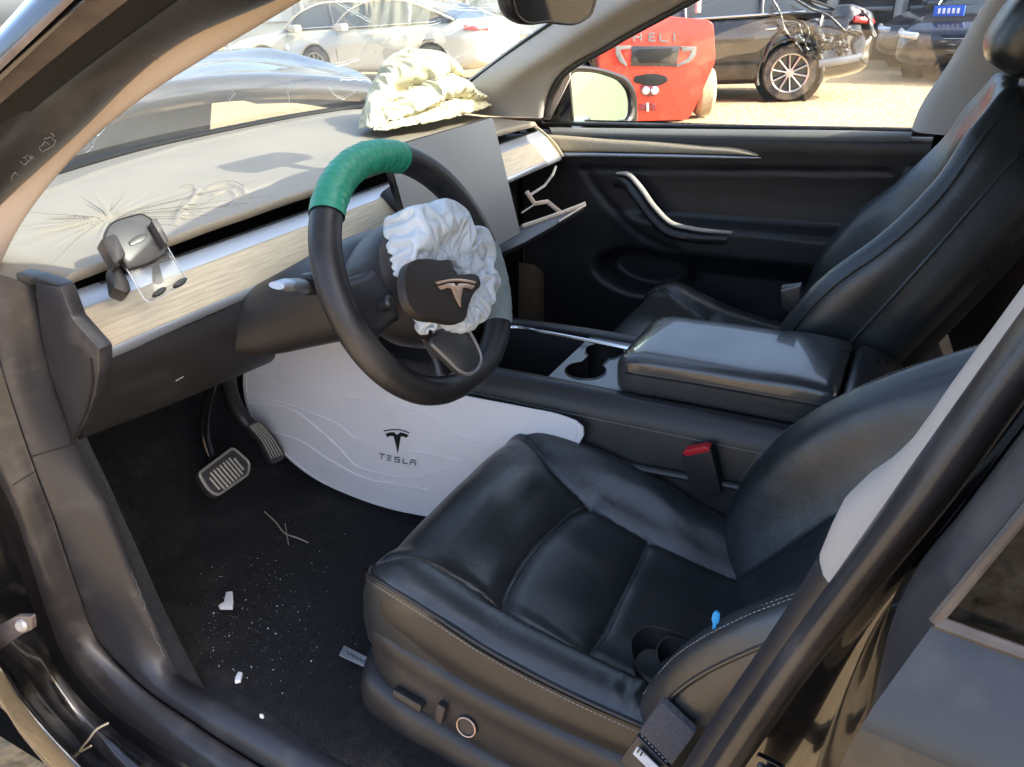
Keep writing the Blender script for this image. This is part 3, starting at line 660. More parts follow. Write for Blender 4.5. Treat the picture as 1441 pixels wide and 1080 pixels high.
spoke([(.06, .005), (.11, .0), (.155, -.003)], [.042, .036, .044], [.016, .014, .014], [.008, .004, 0], 'spoke')
spoke([(-.02, -.06), (-.02, -.11), (-.022, -.150)], [.050, .038, .046], [.014, .012, .012], [.008, .004, 0], 'spoke')
# scroll wheel on left spoke
b0 = PW(547, 426, .028); mb = MB(); mb.lathe([(.0001, .006), (.006, .006), (.009, .003), (.0095, -.01)], b0, WN, 18); mb.build('scroll_button', 'plastic_smooth', sw)
# glossy lower spoke cover hanging loose
poly = [PW(u, v, .045) for u, v in ((607,484),(622,462),(655,464),(668,480),(676,505),(674,516),(656,527),(646,522))]
mb = MB(); mb.prism(poly, -WN*.012, .003); mat('spoke_grey', (.05, .052, .055), .3); mb.build('spoke_cover', 'spoke_grey', sw)
mb = MB(); mb.tube(cr([PW(u, v, .0465) for u, v in ((607,484),(632,508),(647,522),(657,526.5),(674,516),(677,506),(669,482),(660,466))], 40), .0022, 6); mb.build('spoke_cover_edge', 'metal_grey', sw)
# torn airbag cover with its T emblem
mat('cover', (.020, .015, .013), .55, bump=.3, bscale=500, bdist=.0005)
cov = [(571,385),(574,374),(584,366),(600,364),(620,366),(637,368),(640,383),(655,386),(664,385),(675,390),(677,400),(668,412),(661,428),(655,450),(620,451),(590,444),(578,432),(571,410)]
CO = .084
cpoly = cr([PW(u, v, CO) for u, v in cov], 70, True)
mb = MB(); mb.prism(cpoly, -WN*.014, .003); mb.build('airbag_cover', 'cover', sw)['label'] = 'dark torn airbag cover with a metallic T emblem'
def emb(pts, nm): 
    m_b = MB(); m_b.prism([PW(u, v, CO+.0006) for u, v in pts], WN*.0022, .0006); m_b.build(nm, 'emblem', sw)
arc = lambda y0, y1, x0, x1, n=9: [(x0+(x1-x0)*t, y0+(y1-y0)*t - 4.2*math.sin(math.pi*t)) for t in np.linspace(0, 1, n)]
a_ = arc(397.5, 397.0, 612, 669); b_ = arc(401.0, 400.5, 615, 667)
emb(a_+b_[::-1], 'emblem')
emb([(615,403.5),(628,399.8),(637,399.2),(641,404),(645,399.2),(655,400),(667,403),(663,408),(655,405.5),(650,406),(647,420),(647,433),(640,420),(634.5,406.5),(629,405.6),(620,408.5)], 'emblem')
# steering column shroud and selector stalk
col = empty('steering_column', parent=car)
rows = []
for (y, zc, wx, wz) in ((-.035, .972, .055, .055), (-.01, .968, .074, .058), (.05, .950, .080, .056), (.12, .922, .086, .050), (.18, .898, .094, .044), (.235, .878, .106, .040), (.30, .868, .12, .04)):
    q = np.linspace(0, 2*math.pi, 36, endpoint=False); c_, s_ = np.cos(q), np.sin(q); e_ = .7
    rows.append([(-.377+wx*np.sign(a)*abs(a)**e_, y+.05*b, zc+wz*np.sign(b)*abs(b)**e_) for a, b in zip(c_, s_)])
grid('shroud', crv(np.array(rows), 40), 'plastic', col, False, True)
st0 = PP(437, 400, WC-WN*.07, WN); st1 = PP(392, 402, WC-WN*.06, WN)
mb = MB(); mb.lathe([(.0001, .012), (.012, .012), (.0145, .006), (.015, -.02)], st0, (st1-st0), 20); mb.build('stalk_collar', 'plastic_smooth', col)
mb = MB(); d_ = (st1-st0); mb.tube([st0, st0+d_*.25, st0+d_*.35, st0+d_*.7, st1], [.006, .007, .0165, .018, .012], 16, ry=[.006, .007, .008, .008, .004]); mb.build('gear_stalk', 'silver_dark', col)
mb = MB(); mb.tube([st0+d_*.75, st1+d_*.06], [.0165, .012], 16, ry=[.0078, .0045]); mb.build('stalk_tip', 'silver', col)

# ================================================================== FOOTWELL
fw = empty('footwell', parent=car)
FZ = .385
xs_ = np.linspace(-.692, -.10, 50); ys_ = np.linspace(-.75, .86, 120)
XX, YY = np.meshgrid(xs_, ys_, indexing='ij')
ZZ = FZ + np.where(YY > .50, (YY-.50)*1.15, 0) + .004*vnoise(np.stack([XX*9, YY*9, XX*0], -1))
# raised foot rest / wheel arch on the left
edge = np.array([P(165,640,X=-.60)[:2], P(235,735,X=-.585)[:2], P(300,830,X=-.56)[:2], (-.575, .26)])
lim = np.interp(YY, [.20, .34, .45, .60], [-.69, -.56, -.585, -.60])
rise = np.clip((lim-XX)/.05, 0, 1)*np.clip((YY-.24)/.16, 0, 1)
ZZ += .05*rise - np.clip((-.665-XX)/.03, 0, 1)*.02*(YY < .3)
grid('carpet', np.stack([XX, YY, ZZ], -1), 'carpet', fw)
grid('kick_panel', loft([[(-.692, .20, .34), (-.69, .45, .34), (-.69, .80, .34)], [(-.685, .26, .50), (-.68, .45, .55), (-.68, .80, .6)], [(-.685, .30, .70), (-.68, .45, .72), (-.68, .8, .8)], [(-.69, .33, .80), (-.69, .45, .82), (-.69, .8, .9)]], 12, 12), 'carpet', fw)
grid('carpet_far', loft([[(x, y, z) for x in (.10, .4, .72)] for y, z in ((-.9, .385), (.3, .385), (.5, .42), (.85, .85))], 14, 8), 'carpet', fw)
grid('toe_board', loft([[(x, .82, z) for x in (-.74, 0, .74)] for z in (.5, .75, 1.0)], 5, 5), 'black', fw)
# pedals
bp_ = empty('brake_pedal', parent=car)
pc = [P(u, v, Y=y) for u, v, y in ((276,667,.46),(328,628,.50),(353,650,.49),(351,668,.475),(305,700,.44),(292,693,.445))]
pn = np.array([-.1, -.75, .65]); pn /= np.linalg.norm(pn)
pc = round_poly(pc, .010)
mb = MB(); mb.prism(pc, -pn*.016, .003); mb.build('pedal_pad', 'rubber', bp_)
c0 = pc.mean(0); 
mb = MB(); ring = [c0+(q-c0)*.93+pn*.001 for q in pc]; mb.tube(np.array(ring), .0028, 6, closed=True); mb.build('pad_rim', 'pedal_metal', bp_)
for k in range(9):
    t = -.36+.09*k; a = c0+(P(328,628,Y=.50)-P(276,667,Y=.46))*t*.95; v_ = (P(305,700,Y=.44)-P(276,667,Y=.46)); L_ = .36 if k not in (0, 8) else .25
    mb = MB(); mb.tube([a-v_*L_+pn*.002, a+v_*L_+pn*.002], .0022, 6, ry=.0025); mb.build('rib', 'pedal_metal', bp_)
mb = MB(); arm = cr([P(299,536,Y=.46), P(289,580,Y=.50), P(288,615,Y=.51), P(298,650,Y=.50)], 20); mb.tube(arm, np.interp(np.linspace(0, 1, 20), [0, .5, 1], [.009, .013, .011]), 12, ry=.009); mb.build('arm', 'gloss_black', bp_)
ap = empty('accelerator_pedal', parent=car)
pc = round_poly([P(u, v, Y=y) for u, v, y in ((348,601,.50),(358,592,.51),(366,594,.51),(385,612,.50),(400,636,.48),(401,645,.475),(386,653,.47),(380,650,.475),(366,622,.49))], .006); c0 = pc.mean(0)
mb = MB(); mb.prism(pc, -pn*.014, .003); mb.build('pedal_pad', 'rubber', ap)
for k in range(5):
    f = k/4; A_ = [(351+f*12,600-f*5,.5),(368+f*13,620-f*5,.49),(382+f*15,646-f*5,.475)]
    mb = MB(); mb.tube(cr([P(u, v, Y=y)+pn*.002 for u, v, y in A_], 10), .0016, 6); mb.build('rib', 'pedal_metal', ap)
mb = MB(); mb.tube(cr([P(322,525,Y=.55), P(328,560,Y=.56), P(345,592,Y=.55), P(365,612,Y=.52)], 16), .014, 12, ry=.010); mb.build('arm', 'plastic', ap)

# ================================================================== CENTRE CONSOLE
con = empty('centre_console', parent=car)
def crow(y, z, pts): return [(x, y, z+dz) for x, dz in pts]
# side walls (left visible, right mirrored)
for s in (-1, 1):
    rows = []
    for x, dz in ((.165, -.40), (.162, -.17), (.158, -.10), (.150, -.045), (.142, -.015), (.130, 0)):
        rows.append([(s*x, y, .702+dz+z) for y, z in ((.52, -.05), (.25, -.012), (.05, 0), (-.30, 0), (-.62, .0), (-.95, .0))])
    o = grid('side_panel', loft(rows, 30, 30), 'leather_side' if s < 0 else 'leather', con)
    if s < 0: o['label'] = 'dark leather side wall of the console with pale stitching'
    rows = []
    for x, dz in ((.130, .0), (.126, .004), (.112, .005), (.104, .003), (.102, -.012)):
        rows.append([(s*x, y, .702+dz+z) for y, z in ((.52, -.05), (.25, -.012), (.05, 0), (-.30, 0), (-.62, 0))])
    grid('top_rail', loft(rows, 14, 24), 'plastic_smooth', con)
mb = MB(); mb.tube(cr([(-.166, .1, .585), (-.168, -.2, .60), (-.166, -.48, .612), (-.166, -.7, .62)], 20), .006, 8); mb.build('side_crease', 'leather_side', con)
# bright rail on the far side
mb = MB(); mb.tube(cr([P(678,492,Z=.704), P(695,470,Z=.708), P(716,461,Z=.709), P(760,467,Z=.709), P(820,478,Z=.709), P(886,491,Z=.709)], 30), .004, 8, ry=.004); mb.build('bright_rail', 'chrome', con)
# open bin
bz = .697
yb0, yb1 = .155, -.085
mb = MB(); 
G = loft([[(-.102, yb0, bz), (0, yb0, bz), (.102, yb0, bz)], [(-.095, yb0-.01, .60), (0, yb0-.01, .59), (.095, yb0-.01, .60)], [(-.09, .05, .585), (0, .05, .585), (.09, .05, .585)], [(-.09, yb1+.01, .585), (0, yb1+.01, .585), (.09, yb1+.01, .585)], [(-.102, yb1, bz), (0, yb1, bz), (.102, yb1, bz)]], 24, 12)
grid('bin_floor', G, 'gloss_black', con)
for s in (-1, 1):
    grid('bin_wall', loft([[(s*.101, yb0, bz), (s*.101, yb1, bz)], [(s*.094, yb0, .59), (s*.094, yb1, .59)]], 4, 6), 'plastic', con)
grid('front_deck', loft([[(-.103, .52, .652), (.103, .52, .652)], [(-.103, .25, .69), (.103, .25, .69)], [(-.103, yb0, bz+.001), (.103, yb0, bz+.001)]], 8, 6), 'plastic_smooth', con)
# cup holder plate: grid with two round holes
cA, cB, rc_ = np.array([-.045, -.14]), np.array([.046, -.140]), .037
plate_z = .7005
def plate():
    bm = bmesh.new()
    outer = [(-.103, -.088), (.103, -.088), (.103, -.30), (-.103, -.30)]
    ov = [bm.verts.new((x, y, plate_z)) for x, y in outer]; es = [bm.edges.new((ov[i], ov[(i+1) % 4])) for i in range(4)]
    # union outline of the two cups with a connecting channel
    outl = []
    for a in np.linspace(R(35), R(325), 30): outl.append((cA[0]+rc_*math.cos(a), cA[1]+rc_*math.sin(a)))
    for a in np.linspace(R(215), R(505), 30): outl.append((cB[0]+rc_*math.cos(a), cB[1]+rc_*math.sin(a)))
    hv = [bm.verts.new((x, y, plate_z)) for x, y in outl]; es += [bm.edges.new((hv[i], hv[(i+1) % len(hv)])) for i in range(len(hv))]
    bmesh.ops.triangle_fill(bm, use_beauty=True, use_dissolve=False, edges=es)
    # remove faces inside the hole
    for f in list(bm.faces):
        c = f.calc_center_median(); 
        if min(math.hypot(c.x-cA[0], c.y-cA[1]), math.hypot(c.x-cB[0], c.y-cB[1])) < rc_-.002 or (abs(c.x) < .03 and abs(c.y+.14) < .02): bm.faces.remove(f)
    bmesh.ops.recalc_face_normals(bm, faces=bm.faces); bm.verts.index_update()
    v = [q.co.copy() for q in bm.verts]; f = [[q.index for q in g.verts] for g in bm.faces]; bm.free()
    return v, f, outl
v, f, outl = plate()
mat('satin_plate', (.24, .26, .28), .38, metal=.3, rvar=.06)
mob('cup_holder_plate', v, f, 'satin_plate', con, False)
ol = np.array(outl); G = np.stack([np.concatenate([ol, np.full((len(ol), 1), z)], 1) for z in (plate_z, plate_z-.003, .615)]); G[2, :, :2] = (ol-[0, -.14])*.95+[0, -.14]
G = np.concatenate([G, np.concatenate([np.zeros((1, len(ol), 1)), np.full((1, len(ol), 1), -.14), np.full((1, len(ol), 1), .612)], -1)], 0)
grid('cup_holder', G, 'black', con, False, True)
mb = MB(); mb.tube([(q[0], q[1], plate_z+.0008) for q in outl], .0012, 6, closed=True); mb.build('cup_rim', 'gloss_black', con)
# arm rest lid
def armrest():
    rows = []
    n = 40
    for y, sx, z0, z1 in ((-.214, .60, .715, .742), (-.217, .86, .705, .757), (-.225, .95, .700, .766), (-.245, .995, .699, .772), (-.30, 1.0, .699, .775), (-.42, 1.0, .699, .776), (-.54, 1.0, .699, .775), (-.556, .995, .70, .772), (-.562, .97, .703, .766)):
        q = np.linspace(0, 2*math.pi, n, endpoint=False); c_, s_ = np.cos(q), np.sin(q); e_ = .28
        rows.append([(.107*sx*np.sign(a)*abs(a)**e_, y, (z0+z1)/2+(z1-z0)/2*np.sign(b)*abs(b)**e_) for a, b in zip(c_, s_)])
    return loft_closed(rows)
def loft_closed(rows, sub=4):
    return crv(np.array(rows), (len(rows)-1)*sub+1)
G = armrest(); mb = MB(); mb.grid(G, False, True); n_ = G.shape[1]
mb.f.append(tuple(range(n_))); mb.f.append(tuple(len(mb.v)-1-k for k in range(n_)))
mat('armrest', (.045, .05, .054), .30, coat=.5, spec=.7, bump=.2, bscale=900, kind='VORO', bdist=.0003, rvar=.05)
arm_o = mb.build('arm_rest', 'armrest', con, auto=60)
mb = MB(); mb.tube(cr([(-.108, -.235, .742), (-.1085, -.35, .744), (-.108, -.55, .744)], 20), .0012, 6); mb.build('arm_rest_seam', 'black', con)
G = G.copy(); G[..., 1] = (G[..., 1]+.562)*.30-.566; G[..., 2] -= .004; G[:, :, 0] *= .985
G = G[::-1]*np.array([1, 1, 1]); G[..., 1] = -.566-.10*(1-(G[..., 1]-G[..., 1].min())/(np.ptp(G[..., 1])))
zr = G[..., 2]; G[..., 2] = .70+(zr-.70)*(1-.75*((-.566-G[..., 1])/.10)**2)
mb = MB(); mb.grid(G, False, True); mb.build('rear_cover', 'plastic_smooth', con, auto=60)
grid('rear_box', loft([[(-.14, -.60, .70), (.14, -.60, .70)], [(-.14, -.72, .69), (.14, -.72, .69)], [(-.14, -.76, .4), (.14, -.76, .4)]], 8, 6), 'plastic', con)
# stitching along the console side (dashes)
def stitches(nm, pts, mat_, parent, step=.0055, ln=.0036, r=.0005):
    p = cr(pts, max(8, int(sum(np.linalg.norm(np.diff(np.array(pts, float), axis=0), axis=1))/step)))
    m_ = MB()
    for a, b in zip(p[:-1], p[1:]):
        d = b-a; L_ = np.linalg.norm(d)+1e-9; d = d/L_; m_.tube([a, a+d*min(ln, L_*.7)], r, 4, cap=False)
    return tag(m_.build(nm, mat_, parent), kind='stuff')
stitches('stitching', [(-.1535, .12, .672), (-.1555, -.1, .672), (-.1555, -.3, .672), (-.1555, -.52, .672), (-.1555, -.66, .672)], 'stitch', con)
stitches('stitching', [(-.1092, -.245, .7475), (-.1095, -.35, .7490), (-.1092, -.55, .7490)], 'stitch', con, .005, .003, .0004)

# ================================================================== SEATS
def groove(XY, polys, w, depth):
    d = np.zeros(XY.shape[:-1])
    for q in polys: d += depth*np.exp(-(seg_dist(XY, q)/w)**2)
    return d
def build_seat(s, nm, label):
    """s=-1 driver side, +1 passenger side. x below is measured outward from the car's centre line."""
    seat = empty(nm, parent=car); seat['label'] = label
    def sx(g): g = np.array(g, float); g[..., 0] *= s; return g
    # ---- cushion: rows along y, section in x (outer .60 .. inner .15)
    ycs = [-.035, -.045, -.07, -.11, -.17, -.24, -.33, -.42, -.50, -.58]
    secs = []
    zc_ = {-.035: .575, -.045: .605, -.07: .628, -.11: .628, -.17: .600, -.24: .567, -.33: .537, -.42: .515, -.50: .50, -.58: .49}
    zo_ = {-.035: .57, -.045: .605, -.07: .640, -.11: .655, -.17: .637, -.24: .612, -.33: .592, -.42: .580, -.50: .575, -.58: .57}   # outer piping
    zi_ = {-.035: .57, -.045: .60, -.07: .625, -.11: .634, -.17: .632, -.24: .618, -.33: .592, -.42: .556, -.50: .53, -.58: .51}   # inner bolster crown
    for y in ycs:
        zc, zo, zi = zc_[y], zo_[y], zi_[y]
        fr_ = max(0, 1-(-y-.035)/.05)   # front roll
        xo = .612-.03*fr_; xi = .140+.03*fr_
        secs.append([(xo+.006, y-.004*0, .50), (xo+.008, y, zo-.035), (xo+.004, y, zo-.008), (xo-.012, y, zo+.004), (xo-.045, y, zo+.004-.002), (.535, y, (zo*.45+zc*.55)), (.49, y, zc+.004), (.375, y, zc+.004), (.27, y, zc+.002), (.235, y, zc*.7+zi*.3), (.195, y, zi-.002), (.17, y, zi), (xi+.006, y, zi-.025), (xi, y, zi-.07), (xi+.004, y, .47)])
    front = [(x*1.0, -.040, min(z, .52)) for x, y, z in secs[0]]; front2 = [(x, -.055, min(z, .47)) for x, y, z in secs[0]]
    G = loft([front2, front]+secs, 230, 250)
    XY = G[..., :2]
    seam_in = [(.185, -.085), (.235, -.16), (.252, -.23), (.255, -.33), (.25, -.46), (.25, -.58)]
    seam_out = [(.572, -.075), (.545, -.13), (.532, -.22), (.528, -.34), (.525, -.45), (.525, -.58)]
    cross1 = [(.535, -.225), (.50, -.213), (.43, -.205), (.34, -.212), (.28, -.222), (.252, -.235)]
    cross2 = [(.528, -.345), (.45, -.343), (.34, -.340), (.255, -.335)]
    up = G[..., 2] > .49
    z = G[..., 2]
    sm = [cr(seam_in, 50), cr(seam_out, 50)]
    z -= up*(groove(XY, sm, .0028, .006)+groove(XY, sm, .012, .007))
    z -= up*(groove(XY, [cr(cross1, 50)], .0028, .006)+groove(XY, [cr(cross1, 50)], .014, .008))
    z -= up*(groove(XY, [cr(cross2, 40)], .0025, .005)+groove(XY, [cr(cross2, 40)], .010, .003))
    # pads bulge between seams, wear creases
    inn = np.clip(1-np.abs((XY[..., 0]-.39)/.14)**3, 0, 1)
    z += up*inn*.010*np.clip(np.sin((XY[..., 1]+.21)/-.13*math.pi), 0, 1)*(XY[..., 1] > -.34)*(XY[..., 1] < -.21)
    z += up*inn*.012*np.exp(-((XY[..., 1]+.13)/.05)**2)
    z += up*.0012*vnoise(np.stack([XY[..., 0]*16, XY[..., 1]*16, z*0], -1), 5)
    # puckers on the outer bolster near the back
    pk = np.exp(-((XY[..., 0]-.575)/.04)**2)*np.exp(-((XY[..., 1]+.47)/.05)**2); z += up*pk*.004*np.sin(XY[..., 1]*260)
    G[..., 2] = z
    grid('cushion', sx(G), 'leather', seat)
    # piping
    pip = [(.575, -.052, .630), (.600, -.068, .642), (.613, -.10, .650), (.616, -.17, .632), (.616, -.24, .608), (.616, -.33, .588), (.616, -.44, .576), (.614, -.55, .572)]
    mb = MB(); mb.tube(sx(cr([(x+.002, y, z_-.004) for x, y, z_ in pip], 80)), .0026, 8); mb.build('piping', 'leather_side', seat)
    if s < 0:
        stitches('stitching', sx([(x+.0065, y, z_-.011) for x, y, z_ in pip[1:]]), 'stitch', seat)
        stitches('stitching', sx([(x, y, np.interp(-y, [-q for q in ycs], [zc_[q] for q in ycs])-.001) for x, y in cr(cross2, 14)]), 'stitch', seat, .006, .003, .0004)
        stitches('stitching', sx([(x, y-.004, np.interp(-y, [-q for q in ycs], [zc_[q] for q in ycs])+.002) for x, y in cr(cross1, 14)]), 'stitch', seat, .006, .003, .0004)
    # ---- outer side: leather skirt, then plastic valance
    pipr = cr(pip, 40)
    off = lambda dx, dz, row: [(x+dx, y, z_+dz) for x, y, z_ in row]
    frs = [(.50, -.036, 0), (.56, -.042, 0), (.597, -.058, 0), (.612, -.09, 0), (.618, -.17, 0), (.62, -.24, 0), (.62, -.33, 0), (.618, -.44, 0), (.612, -.58, 0)]
    def row(zs, dx=0): return [(x+dx, y, z_) for (x, y, _), z_ in zip(frs, zs)]
    top_ = row([.60, .615, .636, .643, .622, .599, .580, .568, .565], .001)
    b1 = row([.555, .565, .588, .593, .573, .555, .541, .533, .53], .006)
    b2 = row([.53, .54, .556, .560, .543, .529, .519, .513, .512], .001)
    grid('side_skirt', sx(loft([top_, b1, b2], 16, 60)), 'leather_side', seat)
    g1 = row([.529, .539, .555, .559, .542, .528, .518, .512, .511], -.002); 
    v1 = row([.525, .535, .551, .555, .538, .524, .514, .508, .507], .003)
    v2 = row([.50, .51, .52, .52, .50, .485, .472, .462, .46], .010)
    v3 = row([.47, .475, .475, .468, .445, .428, .415, .405, .40], .008)
    v4 = row([.46, .462, .455, .445, .42, .40, .39, .38, .38], -.01)
    mat_v = 'leather_side'
    val = grid('side_valance', sx(loft([g1, v1, v2, v3, v4], 30, 60)), 'plastic', seat)
    mb = MB(); mb.tube(sx(cr([(x+.0015, y, z_) for x, y, z_ in cr(g1, 30)][6:], 60)), .002, 6); mb.build('parting_line', 'black', seat)
    # base / rail cover
    r1 = [(.50, -.015, .465), (.57, -.02, .460), (.612, -.04, .452), (.625, -.09, .44), (.628, -.2, .415), (.626, -.4, .39), (.62, -.6, .38)]
    r2 = [(x+.006, y+.008, z_-.035) for x, y, z_ in r1]; r3 = [(x, y+.006, .375) for x, y, z_ in r1]; r0 = [(x-.06, y-.04, z_+.006) for x, y, z_ in r1]
    grid('rail_cover', sx(loft([r0, r1, r2, r3], 16, 40)), 'plastic', seat)
    # ---- backrest
    o_ = np.array([0, -.475, .50]); u_ = np.array([0, -.625, .78]); n_ = np.array([0, .78, .625])
    if s > 0: u_ = np.array([0, -.50, .866]); n_ = np.array([0, .866, .50]); o_ = np.array([0, -.40, .52])
    def bk(x, t, h): return np.array([x, 0, 0]) + o_ + u_*t + n_*h
    ts_ = [-.06, .0, .06, .14, .24, .34, .44, .52, .58, .62, .635]
    wo = [.60, .612, .622, .628, .630, .628, .615, .595, .565, .53, .50]     # outer half edge x
    wi = [.160, .150, .142, .136, .134, .136, .145, .165, .195, .23, .26]
    bol = [.03, .055, .088, .110, .112, .096, .066, .045, .03, .01, -.02]      # bolster height over the middle
    if s > 0:
        ts_ = [-.06, .0, .06, .14, .24, .34, .44, .54, .64, .70, .715]; bol = [.03, .04, .05, .062, .088, .086, .060, .048, .056, .052, .01]
    cen = [-.01, .0, .005, .008, .008, .004, .0, -.005, -.012, -.025, -.06]
    if s > 0: cen = [-.01, .0, .005, .008, .008, .004, .004, .014, .034, .042, .0]
    rows = []
    for t, a, b, h, c in zip(ts_, wo, wi, bol, cen):
        rows.append([bk(a-.03, t, -.11), bk(a, t, -.085), bk(a+.006, t, -.02), bk(a+.002, t, h-.022), bk(a-.018, t, h), bk(a-.05, t, h-.006), bk(a-.10, t, c+.012), bk(.375, t, c), bk(b+.10, t, c+.012), bk(b+.05, t, h-.006), bk(b+.018, t, h), bk(b-.002, t, h-.022), bk(b-.006, t, -.02), bk(b, t, -.085), bk(b+.03, t, -.11)])
    top_r = [bk(.375+(q[0]-.375)*.9, ts_[-1]-.015, -.08) for q in rows[-1]]
    G = loft(rows+[top_r], 200, 220)
    # grooves in (x,t)
    T = (G-o_)@u_; H = (G-o_)@n_; XT = np.stack([G[..., 0], T], -1)
    sA = cr([(.50, -.06), (.51, .1), (.515, .3), (.50, .45), (.47, .55), (.42, .60)], 50); sB = cr([(.255, -.06), (.245, .1), (.24, .3), (.255, .45), (.285, .55), (.33, .60)], 50)
    sC = cr([(.50, .20), (.375, .19), (.25, .20)], 20)
    fr_ = (H > -.04)
    dpt = fr_*(groove(XT, [sA, sB], .005, .005)+groove(XT, [sA, sB], .015, .008)+groove(XT, [sC], .003, .004)+groove(XT, [sC], .012, .004))
    G = G - dpt[..., None]*n_ + (fr_*.0012*vnoise(np.stack([XT[..., 0]*14, XT[..., 1]*14, T*0], -1), 8))[..., None]*n_
    back = grid('backrest', sx(G), 'leather', seat)
    # outer and inner edge piping with stitching
    for side_, ww in ((1, wo), (-1, wi)):
        e_ = [bk(a+.003*side_, t, h-.020) for t, a, h in zip(ts_[1:-1], ww[1:-1], bol[1:-1])]
        mb = MB(); mb.tube(sx(cr(e_, 60)), .0026, 8); mb.build('piping', 'leather', seat)
        if (s < 0): 
            for dx, dh in ((.020, .0012), (.029, -.0002)):
                stitches('stitching', sx([bk(a-dx*side_, t, h+dh) for t, a, h in zip(ts_[2:-1], ww[2:-1], bol[2:-1])]), 'stitch', seat, .0055, .0034, .00045)
    e_ = [bk(b-.007, t, -.018) for t, b in zip(ts_[1:-2], wi[1:-2])]
    mb = MB(); mb.tube(sx(cr(e_, 60)), .0032, 8); mb.build('side_piping', 'leather', seat)
    # hard back shell
    rows = [[bk(a-.02, t, -.09), bk(a-.05, t, -.125), bk(.375, t, -.14), bk(b+.05, t, -.125), bk(b+.02, t, -.09)] for t, a, b in zip(ts_, wo, wi)]
    grid('back_shell', sx(loft(rows, 40, 30)), 'plastic', seat)
    # headrest on two posts
    hr = []
    for t, hw, th in [(q+(.055 if s > 0 else 0), a_, b_) for q, a_, b_ in ((.66, .09, .03), (.675, .125, .045), (.72, .135, .055), (.80, .13, .05), (.85, .11, .04), (.865, .08, .02))]:
        q = np.linspace(0, 2*math.pi, 28, endpoint=False)
        hr.append([bk(.375+hw*np.sign(math.cos(k))*abs(math.cos(k))**.5, t, (-.035 if s < 0 else .07)+th*np.sign(math.sin(k))*abs(math.sin(k))**.7) for k in q])
    G = loft_closed(hr); mb = MB(); mb.grid(sx(G), False, True); k_ = G.shape[1]; mb.f.append(tuple(range(k_))); mb.f.append(tuple(len(mb.v)-1-k for k in range(k_))); mb.build('headrest', 'leather', seat)
    for dx in (-.06, .06):
        mb = MB(); mb.tube(sx([bk(.375+dx, ts_[-2]-.05, -.05 if s < 0 else .0), bk(.375+dx, ts_[-2]+.09, -.04 if s < 0 else .065)]), .007, 8); mb.build('headrest_post', 'metal_grey', seat)
    return seat, val
dseat, dval = build_seat(-1, 'driver_seat', 'near black leather seat with worn cushion')
pseat, pval = build_seat(1, 'passenger_seat', 'far black leather seat')

# ================================================================== PASSENGER DOOR
pdr = empty('passenger_door', parent=car); pdr['label'] = 'far front door with black trim panel and pale wood inlay'
def PD(y, z, x): return (x, y, z)
ys5 = np.linspace(.36, -.62, 80)
prof = [(.984, .745), (.992, .725), (.994, .705), (.988, .694), (.975, .691), (.94, .694), (.915, .697), (.905, .699), (.86, .703), (.80, .700), (.70, .700), (.55, .695), (.38, .69)]
rows = [[(x, y, z+(.012*(.3-y)/.9 if z > .88 else 0)) for y in ys5] for z, x in prof]
G = loft(rows, 90, 80)
# armrest shelf swelling out of the panel
Yg, Zg = G[..., 1], G[..., 2]
shelf = np.clip((.10-Yg)/.20, 0, 1)*np.clip((Zg-.66)/.06, 0, 1)*np.clip((.80-Zg)/.02, 0, 1)
G[..., 0] -= .055*shelf
# inset panel outline and pocket
XZ = G[..., 1:]
ins = cr([P(822,239,X=.70)[1:], P(840,268,X=.70)[1:], P(880,310,X=.70)[1:], P(930,338,X=.70)[1:], P(960,345,X=.70)[1:]], 40)
G[..., 0] += .008*np.exp(-(seg_dist(XZ, ins)/.006)**2)
ins2 = [P(822,239,X=.70)[1:], P(1000,240,X=.70)[1:], P(1250,242,X=.70)[1:]]
G[..., 0] += .006*np.exp(-(seg_dist(XZ, ins2)/.005)**2)
pc_ = P(905,385,X=.69)[1:]
pk = np.clip(1.25-np.hypot((Yg-pc_[0])/.115, (Zg-pc_[1])/.055), 0, .35)/.35; G[..., 0] += .07*pk
grid('trim_panel', G, 'plastic', pdr)
mb = MB(); mb.prism([(.772-.0, pc_[0]+.13*math.cos(a), pc_[1]+.062*math.sin(a)) for a in np.linspace(0, 2*math.pi, 30, endpoint=False)], (.004, 0, 0)); mb.build('speaker_recess', 'black', pdr)
# wood inlay and bright strip tapering rearward
wu = [P(u, v, X=.689) for u, v in ((770,190),(800,192),(850,196),(920,200),(990,206),(1050,212),(1068,218))]
wl_ = [P(u, v, X=.686) for u, v in ((789,214),(830,214),(880,214.5),(930,215.5),(990,217),(1050,219),(1069,220.5))]
grid('wood_inlay', loft([[q+np.array([.01, 0, .002]) for q in wu], wu, mid(wu, wl_, .5, (-.006, 0, 0), 7), wl_, [q+np.array([.008, 0, -.001]) for q in wl_]], 14, 40), 'wood', pdr)
st_ = [P(u, v, X=.684) for u, v in ((790,215),(830,215.5),(880,216.5),(930,217.5),(990,219),(1050,221),(1071,222))]
sb_ = [P(u, v, X=.684) for u, v in ((790,221),(830,221),(880,221.5),(930,222),(990,223),(1050,223.5),(1071,223))]
grid('bright_strip', loft([[q+np.array([.008, 0, 0]) for q in st_], st_, sb_, [q+np.array([.008, 0, 0]) for q in sb_]], 10, 40), 'silver', pdr)
mat('plastic_lit_dusty', (.13, .13, .12), .6, bump=.2, bscale=500, bdist=.0005, dust=(.22, .21, .19), dscale=6, dlo=.4, dhi=.8, dmax=.5)  # paler base paints the sunlit top of the sill, with dust over it
c1 = [P(u, v, X=.722) for u, v in ((772,179.5),(900,181),(1050,182.5),(1200,184),(1284,186))]; c2 = [P(u, v, X=.6915) for u, v in ((776,187),(900,190.5),(1050,193),(1200,195),(1282,194))]
